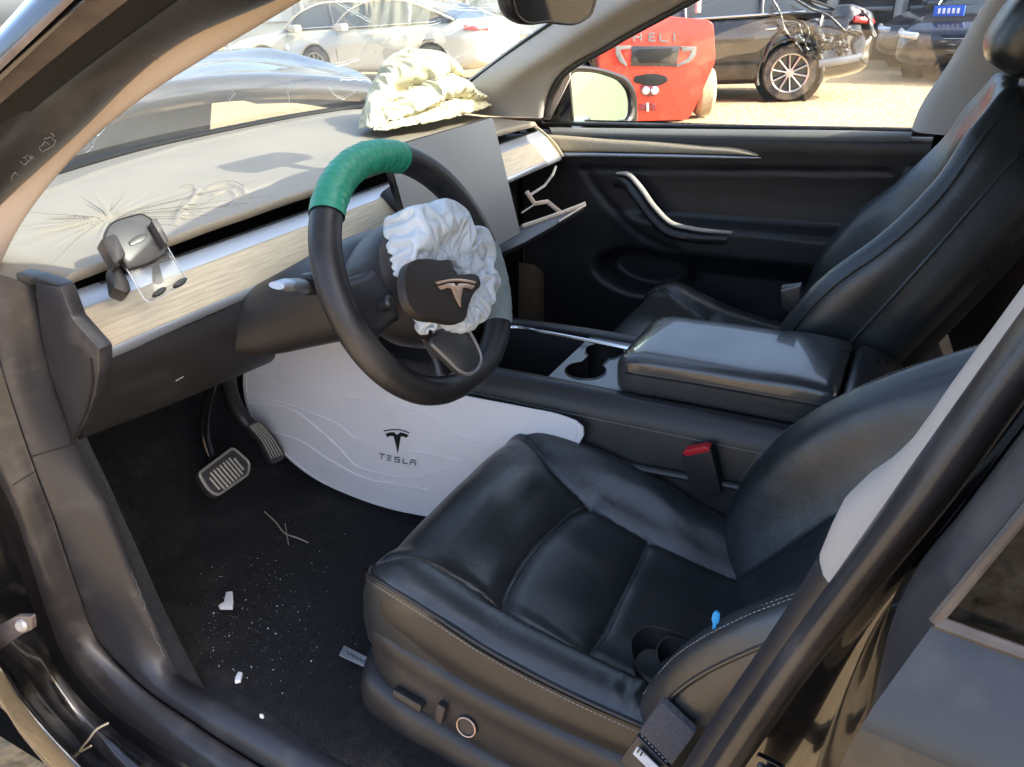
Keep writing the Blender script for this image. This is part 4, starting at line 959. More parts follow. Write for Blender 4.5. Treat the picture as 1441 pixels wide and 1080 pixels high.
grid('sill_cap', loft([c1, mid(c1, c2, .5, (0, 0, .004), 5), c2, [q+np.array([.003, 0, -.012]) for q in c2]], 12, 40), 'plastic_lit_dusty', pdr)
# pull handle
h1 = cr([P(u, v, X=x) for u, v, x in ((868,244,.690),(885,246,.672),(900,262,.660),(922,292,.650),(945,314,.642),(975,322,.640),(1030,328,.640))], 50)
mb = MB(); mb.tube(h1, np.interp(np.linspace(0, 1, 50), [0, .1, .5, .8, 1], [.004, .008, .008, .007, .003]), 12, ry=np.interp(np.linspace(0, 1, 50), [0, .1, 1], [.003, .006, .004])); mb.build('pull_handle', 'trim_light', pdr)
h2 = [q+np.array([.012, .010, -.022]) for q in h1]
mb = MB(); mb.tube(np.array(h2), np.interp(np.linspace(0, 1, 50), [0, .2, .7, 1], [.008, .02, .02, .01]), 12, ry=.016); mb.build('handle_cup', 'plastic_smooth', pdr)
# window pane and outer belt seal
grid('window_glass', loft([[(.745, .30, 1.0), (.748, -.1, 1.0), (.745, -.62, 1.0)], [(.72, .10, 1.17), (.735, -.1, 1.2), (.725, -.68, 1.2)], [(.66, -.28, 1.36), (.665, -.3, 1.37), (.66, -.72, 1.40)]], 14, 14), 'side_glass', pdr)
mb = MB(); mb.tube([(.752, .32, 1.004), (.752, -.1, 1.008), (.752, -.62, 1.014)], .006, 8); mb.build('belt_seal', 'rubber', pdr)
# sail panel and door mirror
sm = empty('door_mirror', parent=car); sm['label'] = 'far door mirror with pale green glass in a black shell'
tri = [P(u, v, X=.735) for u, v in ((764,172),(773,140),(800,97),(806,172))]
mb = MB(); mb.prism(tri, (.012, 0, 0), .002); mb.build('sail_panel', 'gloss_black', sm)
mb = MB(); mb.tube(cr([P(u, v, X=.731) for u, v in ((763,170),(772,140),(782,122),(803,97))], 14), .005, 6); mb.build('sail_edge', 'rubber', sm)
mb = MB(); mb.prism([P(u, v, X=.733) for u, v in ((775,168),(803,110),(803,98),(800,100),(766,168))], (-.004, 0, 0)); mb.build('sail_rib', 'trim_pink', sm)
gc = [(806,104),(826,102),(852,107),(872,117),(882,132),(884,152),(881,165),(870,169),(806,171)]
mp_o, mp_n = (.95, .24, 1.06), np.array([-.32, -.92, .05])
gp = cr([PP(u, v, mp_o, mp_n) for u, v in gc], 60, True)
mat('mirror_glass', (.42, .60, .56), .10, metal=1, rvar=.0)
c0 = gp.mean(0)
mb = MB(); mb.prism(gp, -mp_n*.004, 0); mb.build('mirror_glass', 'mirror_glass', sm)
sg_ = [(804,96),(830,95),(862,102),(884,113),(893,132),(895,155),(894,170),(880,175),(804,174)]
gs = cr([PP(u, v, mp_o, mp_n) for u, v in sg_], 60, True)
G = np.stack([c0+(gp-c0)*1.0-mp_n*.002, c0+(gp-c0)*1.01+mp_n*.003, gs+mp_n*.006, gs-mp_n*.02, c0+(gs-c0)*.95-mp_n*.06, c0+(gs-c0)*.7-mp_n*.11, c0+(gs-c0)*.1-mp_n*.13])
if True: grid('mirror_shell', crv(G, 40), 'gloss_black', sm, False, True)
mb = MB(); mb.tube([(.90, .27, .99), (.82, .26, .985), (.75, .26, .99)], .03, 10, ry=.018); mb.build('mirror_arm', 'gloss_black', sm)

# rear-view mirror
rv = empty('rear_view_mirror', parent=car)
ro_, rn_ = (-.02, -.08, 1.30), np.array([-.10, -.99, -.08])
gm = [PP(u, v, ro_, rn_) for u, v in ((713,-42),(716,-8),(723,22),(731,30),(770,32),(822,29),(832,20),(838,0),(843,-42),(830,-52),(726,-52))]
gm = cr(gm, 60, True); c0 = gm.mean(0)
G = np.stack([c0+(gm-c0)*.93+rn_*.002, gm+rn_*.003, c0+(gm-c0)*1.02-rn_*.006, c0+(gm-c0)*.98-rn_*.022, c0+(gm-c0)*.75-rn_*.034, c0+(gm-c0)*.05-rn_*.036]); grid('housing', crv(G, 24), 'plastic_smooth', rv, False, True)
mb = MB(); mb.prism([c0+(q-c0)*.94+rn_*.0018 for q in gm], -rn_*.002); mat('mirror_dark', (.05, .05, .05), .05, metal=.6); mb.build('mirror_glass', 'mirror_dark', rv)
mb = MB(); mb.tube([c0-rn_*.03, c0-rn_*.05+np.array([0, 0, .04]), (0, .05, 1.41)], [.014, .012, .02], 10); mb.build('stem', 'plastic', rv)
mb = MB(); mb.rbox((0, .00, 1.415), (.17, .17, .05), .015, Matrix.Rotation(R(-28), 3, 'X')); mb.build('camera_housing', 'plastic', rv)

# ================================================================== SEAT FITTINGS
vt = tree_of(dval)
def on_val(u, v, off=0): 
    p = PB(vt, u, v, off); return p if p is not None else P(u, v, X=-.625)
lon = on_val(625, 1000)-on_val(565, 965); lon /= np.linalg.norm(lon); outn = np.array([-1., 0, 0.25]); outn /= np.linalg.norm(outn)
c_ = on_val(579, 979, .006); mb = MB(); mb.rbox(c_, (.046, .014, .014), .004, frame(lon, outn)); mb.build('seat_slide_switch', 'plastic_smooth', dseat)
c_ = on_val(625, 998, .006); mb = MB(); mb.rbox(c_, (.013, .030, .014), .004, frame(lon, outn)); mb.build('recline_switch', 'plastic_smooth', dseat)
c_ = on_val(659, 1020, .002); mb = MB(); mb.lathe([(.0001, .002), (.011, .002), (.0125, .004), (.0145, .003), (.015, -.004)], c_, outn, 24); mb.build('lumbar_dial', 'plastic_smooth', dseat)
mb = MB(); mb.tube([c_+outn*.004+.0133*(math.cos(a)*lon+math.sin(a)*np.cross(outn, lon)) for a in np.linspace(0, 2*math.pi, 24, endpoint=False)], .0009, 6, closed=True); mb.build('dial_ring', 'emblem', dseat)
# buckle beside the console
bk0 = P(981,640,X=-.168); 
mb = MB(); mb.prism([P(u, v, X=-.182) for u, v in ((958,641),(1000,631),(1015,692),(1008,701),(974,700))], (.026, 0, 0), .004); mb.build('belt_buckle', 'plastic', dseat)
mb = MB(); mb.prism([P(u, v, X=-.183) for u, v in ((960,639),(964,634),(992,629),(999,631),(997,636),(966,643))], (.016, 0, 0), .0015); mb.build('buckle_button', 'red', dseat)
mb = MB(); mb.prism([P(u, v, X=-.158) for u, v in ((985,695),(1008,695),(1035,765),(1010,765))], (.006, 0, 0), .001); mb.build('buckle_strap', 'webbing', dseat)
# far buckle
mb = MB(); mb.prism([P(u, v, X=.16) for u, v in ((1098,405),(1126,402),(1127,430),(1118,442),(1100,436))], (.02, 0, 0), .003); mb.build('belt_buckle', 'plastic', pseat)
mb = MB(); mb.prism([P(u, v, X=.159) for u, v in ((1099,408),(1126,402),(1126,404),(1099,411))], (.018, 0, 0)); mb.build('buckle_edge', 'silver_dark', pseat)
# rail label on the floor end of the near seat
mb = MB(); mb.prism([P(u, v, Z=.43) for u, v in ((484,908),(519,926),(514,938),(477,921))], (0, 0, -.004), .001); mb.build('rail_end_plate', 'silver', dseat)
for k in range(5):
    mb = MB(); u = 487+k*6; v = 916+k*3.1; mb.prism([P(u+a, v+b, Z=.4308) for a, b in ((0,0),(2,1),(6,7),(4,6))], (0, 0, .0004)); mb.build('plate_mark', 'print_black', dseat)

# seat belt: webbing heap and stalk at the seat's outer rear corner
sb = empty('seat_belt', parent=car); sb['label'] = 'dark seat belt webbing bunched beside the near seat'
def band(c, wdir, w, nm='webbing', th=.0012, m_='webbing'):
    c = cr(c, 60); wd = crv(np.array(wdir, float)[:, None, :], 60)[:, 0] if len(wdir) > 1 else np.repeat(np.array(wdir, float), 60, 0)
    wd /= np.linalg.norm(wd, axis=1)[:, None]
    G = np.stack([c-wd*w/2, c-wd*w*.46+0, c, c+wd*w*.46, c+wd*w/2]); return grid(nm, G, m_, sb, thick=th)
mat('belt_black', (.012, .012, .014), .7, bump=.6, bscale=500, bdist=.001)
def PZ(u, v, z): return P(u, v, Z=z)
# loops of belt standing on edge on the cushion
band([P(u, v, X=x) for u, v, x in ((1000,940,-.50),(945,905,-.495),(905,900,-.50),(893,912,-.51),(896,945,-.525),(920,978,-.54),(955,998,-.555),(990,1008,-.57))], [(.1, .1, 1), (-.25, .1, .95), (-.2, .2, .95)], .040, 'belt_loop', .0014, 'belt_black')
band([P(u, v, X=x) for u, v, x in ((990,938,-.51),(960,916,-.51),(938,912,-.515),(927,926,-.525),(934,950,-.535),(965,972,-.55),(995,985,-.565))], [(.1, .1, 1), (-.2, .1, .95), (-.1, .2, .95)], .034, 'belt_loop', .0014, 'belt_black')
band([P(u, v, X=x) for u, v, x in ((1005,960,-.53),(975,930,-.52),(958,925,-.525),(950,936,-.53),(960,955,-.545),(985,968,-.56))], [(.1, .1, 1), (-.1, .1, .95)], .026, 'belt_loop', .0014, 'belt_black')
q4 = [P(u, v, X=x) for u, v, x in ((931,988,-.64),(978,1033,-.655),(945,1078,-.665),(900,1030,-.65))]
mb = MB(); mb.prism(q4, (.008, .0, .002), .0015); mb.build('belt_stalk', 'webbing', sb)
q5 = [P(u, v, X=x) for u, v, x in ((897,1036,-.652),(942,1082,-.667),(925,1110,-.67),(872,1072,-.66))]
mb = MB(); mb.prism(q5, (.006, 0, .0), .001); mb.build('anchor_tag', 'plastic_grey', sb)
q6 = [P(u, v, X=x) for u, v, x in ((897,1050,-.660),(930,1082,-.670),(924,1092,-.672),(891,1060,-.662))]
mb = MB(); mb.prism(q6, (-.0012, 0, 0)); mb.build('tag_label', 'label_white', sb)
for k in range(7):
    if k == 3: continue
    a = np.array([899+k*4.2, 1053.5+k*4.2]); mb = MB(); mb.prism([P(a[0]+x, a[1]+y, X=-.6645) for x, y in ((0,0),(1.6,1.6),(-1.4,6.6),(-3,5))], (-.0006, 0, 0)); mb.build('tag_print', 'print_black', sb)
stitches('stitching', [P(903,1034,X=-.662)+np.array([-.001, 0, 0]), P(941,1074,X=-.672)+np.array([-.001, 0, 0])], 'stitch', sb, .004, .0026, .0006)

# rear bench, pale piece painting a sunlit corner behind the seats
rb = empty('rear_bench', parent=car)
grid('bench_cushion', loft([[(-.62, -1.25, .40), (0, -1.25, .40), (.62, -1.25, .40)], [(-.62, -1.25, .60), (0, -1.25, .60), (.62, -1.25, .60)], [(-.62, -1.35, .64), (0, -1.35, .63), (.62, -1.35, .64)], [(-.62, -1.75, .60), (0, -1.75, .58), (.62, -1.75, .60)]], 20, 16), 'leather', rb)
grid('bench_back', loft([[(-.62, -1.7, .55), (0, -1.7, .55), (.62, -1.7, .55)], [(-.62, -1.78, .8), (0, -1.78, .8), (.62, -1.78, .8)], [(-.60, -1.95, 1.1), (0, -1.95, 1.1), (.60, -1.95, 1.1)], [(-.58, -2.05, 1.1), (0, -2.05, 1.1), (.58, -2.05, 1.1)]], 20, 16), 'leather', rb)
grid('rear_door_lining', loft([[(.71, -.80, .40), (.71, -1.9, .40)], [(.70, -.80, .75), (.70, -1.9, .75)], [(.72, -.80, 1.02), (.72, -1.9, 1.02)], [(.80, -.8, 1.02), (.80, -1.9, 1.02)]], 12, 8), 'plastic', car)
pf_ = [P(u, v, Y=.30) for u, v in ((752,372),(846,452),(834,472),(750,466))]
mat('brown_carpet', (.13, .095, .06), .95, bump=.5, bscale=300, bdist=.003)
mb = MB(); mb.prism(pf_, (.0, .05, 0), .004); mb.build('footwell_side', 'brown_carpet', car)
tp = [P(u, v, X=.60) for u, v in ((1313,455),(1250,531),(1333,516))]
mb = MB(); mb.prism(tp, (.03, -.02, 0), .003); mb.build('painted_sun_patch', 'trim_light', car)  # pale triangle put in for the patch of sunlight behind the seats

def cloth(p0, stretch, collide, grav, steps=50, iters=8, closed=False, pin=None, seed=0, jitter=.0008, bend=.12, tether=.014):
    """position based cloth on a (n, m) grid whose rest lengths exceed the starting shape, so the excess buckles into folds"""
    n, m = p0.shape[:2]; idx = np.arange(n*m).reshape(n, m); x = p0.reshape(-1, 3).copy(); r = np.random.default_rng(seed)
    sets = []
    def addset(a, b, k):
        a, b = a.ravel(), b.ravel(); L = np.linalg.norm(x[a]-x[b], axis=1)*stretch; sets.append((a, b, L, k))
    ia = np.vstack([idx, idx[:1]]) if closed else idx
    for o in (0, 1):
        e = np.arange(o, len(ia)-1, 2); addset(ia[e], ia[e+1], 1.0)
        e = np.arange(o, m-1, 2); addset(idx[:, e], idx[:, e+1], 1.0)
    for o in (0, 1):
        e = np.arange(o, len(ia)-1, 2); addset(ia[e][:, :-1], ia[e+1][:, 1:], .5); addset(ia[e][:, 1:], ia[e+1][:, :-1], .5)
    for o in range(4):
        e = np.arange(o, m-2, 4); addset(idx[:, e], idx[:, e+2], bend)
        e = np.arange(o, len(ia)-2, 4); addset(ia[e], ia[e+2], bend)
    free = np.ones((n*m, 1)) if pin is None else (1-pin.reshape(-1, 1)); xp = x.copy()
    x = x + r.normal(0, jitter, x.shape)*free; v = np.zeros_like(x); dt = 1/60
    for _ in range(steps):
        v = (v+np.array(grav)*dt)*.96; q = x+v*dt*free
        for _ in range(iters):
            for a, b, L, k in sets:
                d = q[b]-q[a]; l_ = np.sqrt((d*d).sum(1))+1e-9; c = (k*.5*(l_-L)/l_)[:, None]*d
                q[a] += c; q[b] -= c
            dq = (q-xp)*free; ln = np.sqrt((dq*dq).sum(1))[:, None]+1e-9; q = collide(xp+dq*np.minimum(1, tether/ln))
        v = (q-x)/dt; sp = np.sqrt((v*v).sum(1))[:, None]; v *= np.minimum(1, .8/(sp+1e-6)); x = q
    return x.reshape(n, m, 3)
# passenger airbag heap on the far half of the dashboard: one cloth folded back on itself in layers
nA, nS = 150, 220
ta = np.linspace(0, 1, nA); XA = .235+.42*ta
hA = np.interp(ta, [0, .08, .25, .42, .58, .68, .8, .9, 1], [.10, .35, .72, .96, 1.05, .95, .62, .50, .12])
yA = np.interp(ta, [0, .3, .6, 1], [.035, .005, -.005, .02])
rowsA = []
for i in range(nA):
    x = XA[i]; h = hA[i]; w_ = lambda k, f: vnoise(np.array([x*f, k*3.7, .5]), 31)
    L3 = np.clip((ta[i]-.30)/.12, 0, 1)*np.clip((.80-ta[i])/.10, 0, 1)          # third layer only in the middle
    L2 = np.clip((ta[i]-.06)/.15, 0, 1)*np.clip((1.02-ta[i])/.10, 0, 1)
    pr = [(.405, .002), (.398+.014*w_(1, 26), .006), (.415+.012*w_(2, 14), .030+.006*w_(3, 20)), (.445+.01*w_(4, 10), .050), (.468, .046), (.480-.0*L2, .040),
          (.470-.05*L2, .046+.004*L2), (.462-.060*L2+.010*w_(5, 12), .062+.010*L2), (.470-.055*L2+.010*w_(6, 16), .088+.008*w_(7, 9)), (.50-.045*L2, .100), (.515-.03*L2, .092),
          (.515-.065*L3, .098), (.515-.078*L3+.012*w_(8, 13), .118), (.522-.065*L3+.01*w_(9, 18), .140+.008*w_(10, 12)), (.535-.03*L3, .152+.006*w_(11, 15)), (.56, .146), (.585+.01*w_(12, 9), .11), (.60, .05), (.61, .002)]
    rowsA.append([(x+.010*vnoise(np.array([k*.9, x*9, 2.]), 8), .40+(y-.40)*(.40+.60*min(1, h))+yA[i], 1.056+z*h*.88) for k, (y, z) in enumerate(pr)])
G = np.array([cr(r, nS) for r in rowsA])
G = G[:, ::2].copy()
def colA(q):
    q[:, 2] = np.maximum(q[:, 2], 1.0575); q[:, 1] = np.clip(q[:, 1], .375, .66); return q
pinA = np.zeros(G.shape[:2]); pinA[:, -3:] = 1
G = cloth(G, 1.17, colA, (0, 0, 0), 30, 7, False, pinA, 4, tether=.016, bend=.05)
ab = grid('passenger_airbag', G, 'airbag_cream', car, thick=.0010); ab['label'] = 'burst cream airbag heaped on the dashboard'
mb = MB(); mb.tube(G[58:104, 59]+np.array([-.001, -.003, .001]), .0007, 4); mb.build('airbag_seam', 'metal_grey', car)
mb = MB(); mb.tube(G[70:88, 80]+np.array([-.001, -.003, .001]), .0010, 4); mb.build('airbag_seam', 'metal_grey', car)
# driver airbag: ruffled cloth torn out round the stiff cover
outl_ = np.array([(-.052,.086),(-.030,.086),(-.006,.078),(.012,.084),(.030,.078),(.062,.061),(.069,.037),(.108,.019),(.110,-.01),(.098,-.028),(.092,-.055),(.050,-.080),(.003,-.091),(-.042,-.084),(-.070,-.060),(-.088,-.070),(-.082,-.03),(-.088,.006),(-.080,.042),(-.066,.064)])
oc = np.array([-.012, -.022]); oa = np.arctan2(outl_[:, 1]-oc[1], outl_[:, 0]-oc[0]); orr = np.hypot(*(outl_-oc).T); o_s = np.argsort(oa); oa, orr = oa[o_s], orr[o_s]
nT, nR = 320, 56
th_ = np.linspace(-math.pi, math.pi, nT, endpoint=False); ro = np.interp(th_, oa, orr, period=2*math.pi)
ri = np.minimum(.030*np.ones(nT), ro*.5)
top_w = np.clip((np.sin(th_-.35)+.35)/1.2, 0, 1)                    # more cloth above the cover
Gd = np.empty((nT, nR, 3))
for i in range(nT):
    c_, s_ = math.cos(th_[i]), math.sin(th_[i]); t_ = top_w[i]
    pr = cr([(ri[i]*.8, .046), (ri[i]*1.02, .054), (ri[i]+(ro[i]-ri[i])*.25, .056+.008*t_), (ri[i]+(ro[i]-ri[i])*.55, .056+.018*t_), (ri[i]+(ro[i]-ri[i])*.85, .048+.018*t_), (ro[i]*.98, .036+.008*t_), (ro[i]*.94, .026), (ro[i]*.84, .018)], nR)
    Gd[i] = np.stack([oc[0]+pr[:, 0]*c_, oc[1]+pr[:, 0]*s_, pr[:, 1]], -1)
def colB(q):
    d = q[:, :2]-oc; r_c = np.hypot(d[:, 0], d[:, 1])+1e-9; lim = np.interp(np.arctan2(d[:, 1], d[:, 0]), oa, orr*1.0, period=2*math.pi)
    q[:, :2] = oc+d*np.minimum(1, lim/r_c)[:, None]
    q[:, 2] = np.clip(q[:, 2], .016, .092)
    d = q[:, :2]-cvc; r_c = np.hypot(d[:, 0], d[:, 1]); lim = np.interp(np.arctan2(d[:, 1], d[:, 0]), cva, cvr, period=2*math.pi)
    q[:, 2] = np.where(r_c < lim+.003, np.minimum(q[:, 2], CO-.018), q[:, 2]); return q
cvl = np.stack([(cpoly-WC)@WX, (cpoly-WC)@WU], 1); cvc = cvl.mean(0); cva = np.arctan2(cvl[:, 1]-cvc[1], cvl[:, 0]-cvc[0]); cvr = np.hypot(*(cvl-cvc).T); k_ = np.argsort(cva); cva, cvr = cva[k_], cvr[k_]
pinB = np.zeros((nT, nR)); pinB[:, :2] = 1; pinB[:, -2:] = 1
Gd = cloth(Gd, 1.26, colB, (0, 0, 0), 40, 8, True, pinB, 6, tether=.012, bend=.05)
W3 = WC + Gd[..., :1]*WX + Gd[..., 1:2]*WU + Gd[..., 2:]*WN
ab2 = grid('driver_airbag', W3, 'airbag_blue', sw, True, False, thick=.0008); ab2['label'] = 'crumpled pale blue airbag cloth around the wheel hub'

# ================================================================== THINGS IN THE CAR
def thing(name, label, cat, loc, group=None): return tag(empty(name, loc), label, cat, group)
# white kick mat on the console side
MO = np.array([-.168, 0, .67]); MN = np.array([-1, 0, .115]); MN = MN/np.linalg.norm(MN)
def PM(u, v, off=0.0): return PP(u, v, MO+MN*off, MN)
km = thing('kick_mat', 'white quilted kick mat with black emblem and lettering on the console side', 'mat', tuple(PM(575, 722)))
ol_ = [(352,492),(343,520),(342,548),(350,582),(385,626),(430,666),(500,701),(575,723),(640,730),(720,705),(800,640),(820,616),(823,606),(815,596),(795,587),(740,574.5),(650,557),(560,535),(520,470),(480,478),(420,484)]
mo = cr([PM(u, v, .004) for u, v in ol_], 120, True)
mb = MB(); mb.prism(mo, -MN*.0045, .0015); mb.build('mat_panel', 'mat_white', km, auto=30)
bc = mo.mean(0)
mb = MB(); mb.tube(bc+(mo-bc)*.972+MN*.0002, .0011, 5, closed=True); mb.build('border_seam', 'mat_white', km)
for ln in ([(345,523),(400,533),(480,557),(547,570),(590,580),(623,598),(653,615),(680,623)], [(345,553),(417,573),(460,590),(480,600),(500,617),(522,623)], [(350,567),(417,580),(447,603),(480,633),(500,655),(530,665),(583,673),(627,662)], [(383,608),(427,623),(457,643),(480,657),(510,672),(557,682),(603,690)], [(577,635),(620,643),(650,651)]):
    mb = MB(); mb.tube(cr([PM(u, v, .0042) for u, v in ln], 60), .0022, 6, ry=.0018); mb.build('embossed_line', 'mat_white', km)
def stroke(pts, wd, nm, off=.0046, th=.0006, par=km, m_='print_black', pf=None):
    pf = pf or PM; p = np.array(pts, float); t = np.gradient(p, axis=0) if len(p) > 2 else np.repeat((p[1:]-p[:1]), 2, 0)
    t = t/np.linalg.norm(t, axis=1)[:, None]; nn = np.stack([-t[:, 1], t[:, 0]], 1)*wd/2
    poly = np.concatenate([p+nn, (p-nn)[::-1]]); m_b = MB(); a = [pf(u, v, off) for u, v in poly]
    m_b.prism(a, (np.array(pf(poly[0][0], poly[0][1], off+th))-np.array(a[0]))); return m_b.build(nm, m_, par)
Zp = lambda x, y: (480+x/3, 360+y/3)
stroke(cr([Zp(180,741), Zp(205,736), Zp(235,735), Zp(262,739), Zp(287,748)], 12), 1.5, 'emblem_print')
mb = MB(); q = [Zp(188,752), Zp(205,746), Zp(222,745), Zp(236,757), Zp(250,746), Zp(268,750), Zp(285,758), Zp(277,769), Zp(262,763), Zp(252,764), Zp(246,800), Zp(240,836), Zp(232,800), Zp(222,762), Zp(208,761), Zp(196,767)]
mb.prism([PM(u, v, .0046) for u, v in q], MN*.0006); mb.build('emblem_print', 'print_black', km)
for letter, sk in (('T', ([(160,836),(185,840)], [(172.5,838),(170.5,860)])), ('E', ([(193,844),(213,847)], [(192.5,853),(212,856)], [(192,862),(211,865.5)])), ('S', ([(249,853.5),(227,850),(226,859),(247,863),(245.5,873),(223.5,869.5)],)), ('L', ([(263,857),(260.5,875.5),(281,879)],)), ('A', ([(293,862),(316,866)], [(291,884),(292.5,870.5),(314.5,874.5),(313,888)]))):
    for s_ in sk:
        for a, b in zip(s_[:-1], s_[1:]): stroke([Zp(*a), Zp(*b)], 1.25, 'letter_'+letter.lower())

# phone holder clipped to the vent slot
ph = thing('phone_holder', 'black phone holder with clear support plate clipped in the dashboard vent', 'phone holder', tuple(P(165,405,Y=.27)))
HN = np.array([-.15, -.80, .58]); HN /= np.linalg.norm(HN); HO = P(193, 340, Y=.225)
def PH(u, v, off=0.0): return PP(u, v, HO+HN*off, HN)
pad_ = cr([PH(u, v) for u, v in ((147,329),(150,320),(188,302),(200,300),(210,305),(236,349),(235,357),(228,361),(190,377),(181,378),(174,370))], 60, True)
mb = MB(); mb.prism(pad_, -HN*.012, .0025); mb.build('cradle', 'plastic_grey', ph)
pc2 = pad_.mean(0); mb = MB(); mb.tube(pc2+(pad_-pc2)*.95+HN*.0004, .0009, 5, closed=True); mb.build('cradle_rim', 'plastic', ph)
sl_ = cr([PH(u, v, .0004) for u, v in ((181,341),(184,338),(200,330),(206,330),(206,334),(190,344),(184,346))], 24, True)
mb = MB(); mb.prism(sl_, HN*.0012, .0004); mb.build('grip_pad', 'plastic_smooth', ph)
mb = MB(); mb.prism([PH(u, v, .016) for u, v in ((142,337),(160,329),(165,332),(177,357),(176,362),(164,371),(160,369))], -HN*.024, .0035); mb.build('clamp_arm', 'rubber', ph)
mb = MB(); mb.prism([PH(u, v, .014) for u, v in ((213,310),(219,307),(222,309),(238,338),(233,344))], -HN*.022, .002); mb.build('clamp_arm', 'rubber', ph)
pl_ = [PH(u, v, -.004) for u, v in ((172,368),(190,378),(233,359),(238,352),(263,394),(262,399),(218,424),(211,426),(203,421))]
mb = MB(); mb.prism(pl_, -HN*.0022, .0005); mb.build('support_plate', 'clear_plastic', ph)
mb = MB(); mb.tube(np.array([PH(u, v, -.0045) for u, v in ((172,368),(203,421),(211,426),(218,424),(262,399),(263,394),(236,348))]), .0007, 5); mb.build('plate_edge', 'label_white', ph)
for (u, v) in ((223, 413), (252, 400)):
    mb = MB(); mb.prism(cr([PH(u+a*math.cos(q)*1.0-0*b, v+b*math.sin(q)-a*math.cos(q)*.45, -.003) for q in np.linspace(0, 2*math.pi, 14, endpoint=False) for a, b in ((9.5, 4.5),)], 28, True), HN*.007, .0015); mb.build('rubber_foot', 'plastic', ph)
mb = MB(); mb.prism([PH(u, v, -.012) for u, v in ((155,372),(167,370),(182,396),(186,408),(178,413),(160,405))], -HN*.03, .004); mb.build('vent_clip', 'plastic', ph)
mb = MB(); mb.tube([PH(214,362,-.01), PH(220,380,-.02), PH(222,396,-.035)], [.006, .005, .007], 8); mb.build('hook', 'plastic_grey', ph)

# floor litter
for i, (pts, lb) in enumerate((([(318,833),(327,832),(328,846),(327,855),(309,855),(307,852),(315,847)], 'larger white plastic fragment on the carpet near the pedals'), ([(335,945),(341,946),(338,957),(330,959),(331,953)], 'small white plastic fragment on the carpet close to the sill'), ([(365,1004),(371,1005),(370,1008),(365,1007)], 'tiny white chip on the carpet edge by the sill'))):
    q = [P(u, v, Z=.402 if i < 2 else .41) for u, v in pts]; mb = MB(); mb.prism(q, (0, 0, -.006), .001); o = mb.build('plastic_fragment', 'white_plastic'); tag(o, lb, 'fragment', 'white fragments on the carpet')
mb = MB(); mb.tube(cr([P(u, v, Z=z) for u, v, z in ((372,720,.40),(388,735,.402),(403,752,.401),(418,757,.403),(434,764,.401))], 20), .0012, 5); mb.tube([P(401,737,Z=.405), P(406,767,Z=.402)], .0008, 5)
tag(mb.build('straw', 'straw'), 'thin dry straw lying on the dark carpet', 'straw')
mb = MB(); mb.tube([P(241,920,Z=.40), P(260,934,Z=.40)], .0012, 5); tag(mb.build('straw', 'straw'), 'short pale splinter on the carpet beside the sill', 'straw')
mb = MB(); rg = np.random.default_rng(21)
for k in range(620):
    u = rg.normal(330, 75); v = rg.normal(870, 75)
    if k % 6 == 0: u, v = rg.uniform(230, 510), rg.uniform(730, 1000)
    p = P(u, v, Z=.392)
    if not (-.66 < p[0] < -.3 and -.02 < p[1] < .42): continue
    s_ = abs(rg.normal(0, .0006))+.0002+.0012*(rg.random() < .03); a = rg.normal(size=(4, 3)); a = a/np.linalg.norm(a, axis=1)[:, None]*s_; mb.add(p+a+np.array([0, 0, .002]), [(0, 1, 2), (0, 2, 3), (0, 3, 1), (1, 3, 2)])
tag(mb.build('glass_crumbs', 'white_plastic', smooth=False), 'fine white glass crumbs scattered over the carpet', 'crumbs', kind='stuff')
# blue clip in the seat crease
mb = MB(); q = [(1008,861),(1013,866),(1012,876),(1008,880),(1006,891),(1001,891),(1003,879),(1001,872),(1003,864)]
mb.prism([P(u, v, X=-.605) for u, v in q], (.003, 0, 0), .0006); tag(mb.build('blue_clip', 'blue'), 'small bright blue clip in the near seat crease', 'clip')
# chalk marks and scuffs on the pillar seal, scratches on the trims
st_tree = tree_of(door_seal)
def scuff(tree, pts, par, r=.0005, m_='stitch', off=.0006):
    q = [PB(tree, u, v, off) for u, v in pts]; q = [p for p in q if p is not None]
    if len(q) > 1: m_b = MB(); m_b.tube(np.array(q), r, 4, cap=False); m_b.build('scuff_mark', m_, par)
for pts in ([(16,255),(17,247),(22,243),(25,247)], [(29,227),(33,232),(38,228)], [(33,222),(40,226),(47,219)], [(36,218),(44,222)], [(42,217),(48,224)], [(55,207),(58,213),(66,211),(74,204),(79,196)], [(57,206),(64,199),(70,203)], [(62,196),(70,192),(77,197)], [(72,187),(76,192)], [(218,88),(222,83)], [(214,78),(222,74)]):
    scuff(st_tree, cr([(float(a), float(b)) for a, b in pts], 12)+rng.normal(0, .7, (12, 2)), door_seal, .00032)
pt_tree = tree_of(post)
for pts in ([(185,805),(195,828),(206,860)], [(212,885),(222,905),(232,925)]):
    scuff(pt_tree, cr([(float(a), float(b)) for a, b in pts], 12)+rng.normal(0, .8, (12, 2)), post, .00022)
scuff(lpt, [(247,536),(258,530)], lp, .0007)

# parting lines between the post trim and the sill trim
for pts in ([(44,643),(60,638),(80,632),(104,624)],):
    q = [PB(pt_tree, u, v, .0002) for u, v in cr([(float(a), float(b)) for a, b in pts], 12)]; q = [p for p in q if p is not None]
    if len(q) > 1: mb = MB(); mb.tube(np.array(q), .0012, 6); mb.build('parting_line', 'black', car)
s2t = tree_of(seal2)
q = [PB(s2t, u, v, .0002) for u, v in cr([(18., 683.), (35., 672.), (52., 662.)], 10)]; q = [p for p in q if p is not None]
if len(q) > 1: mb = MB(); mb.tube(np.array(q), .0010, 6); mb.build('parting_line', 'black', car)

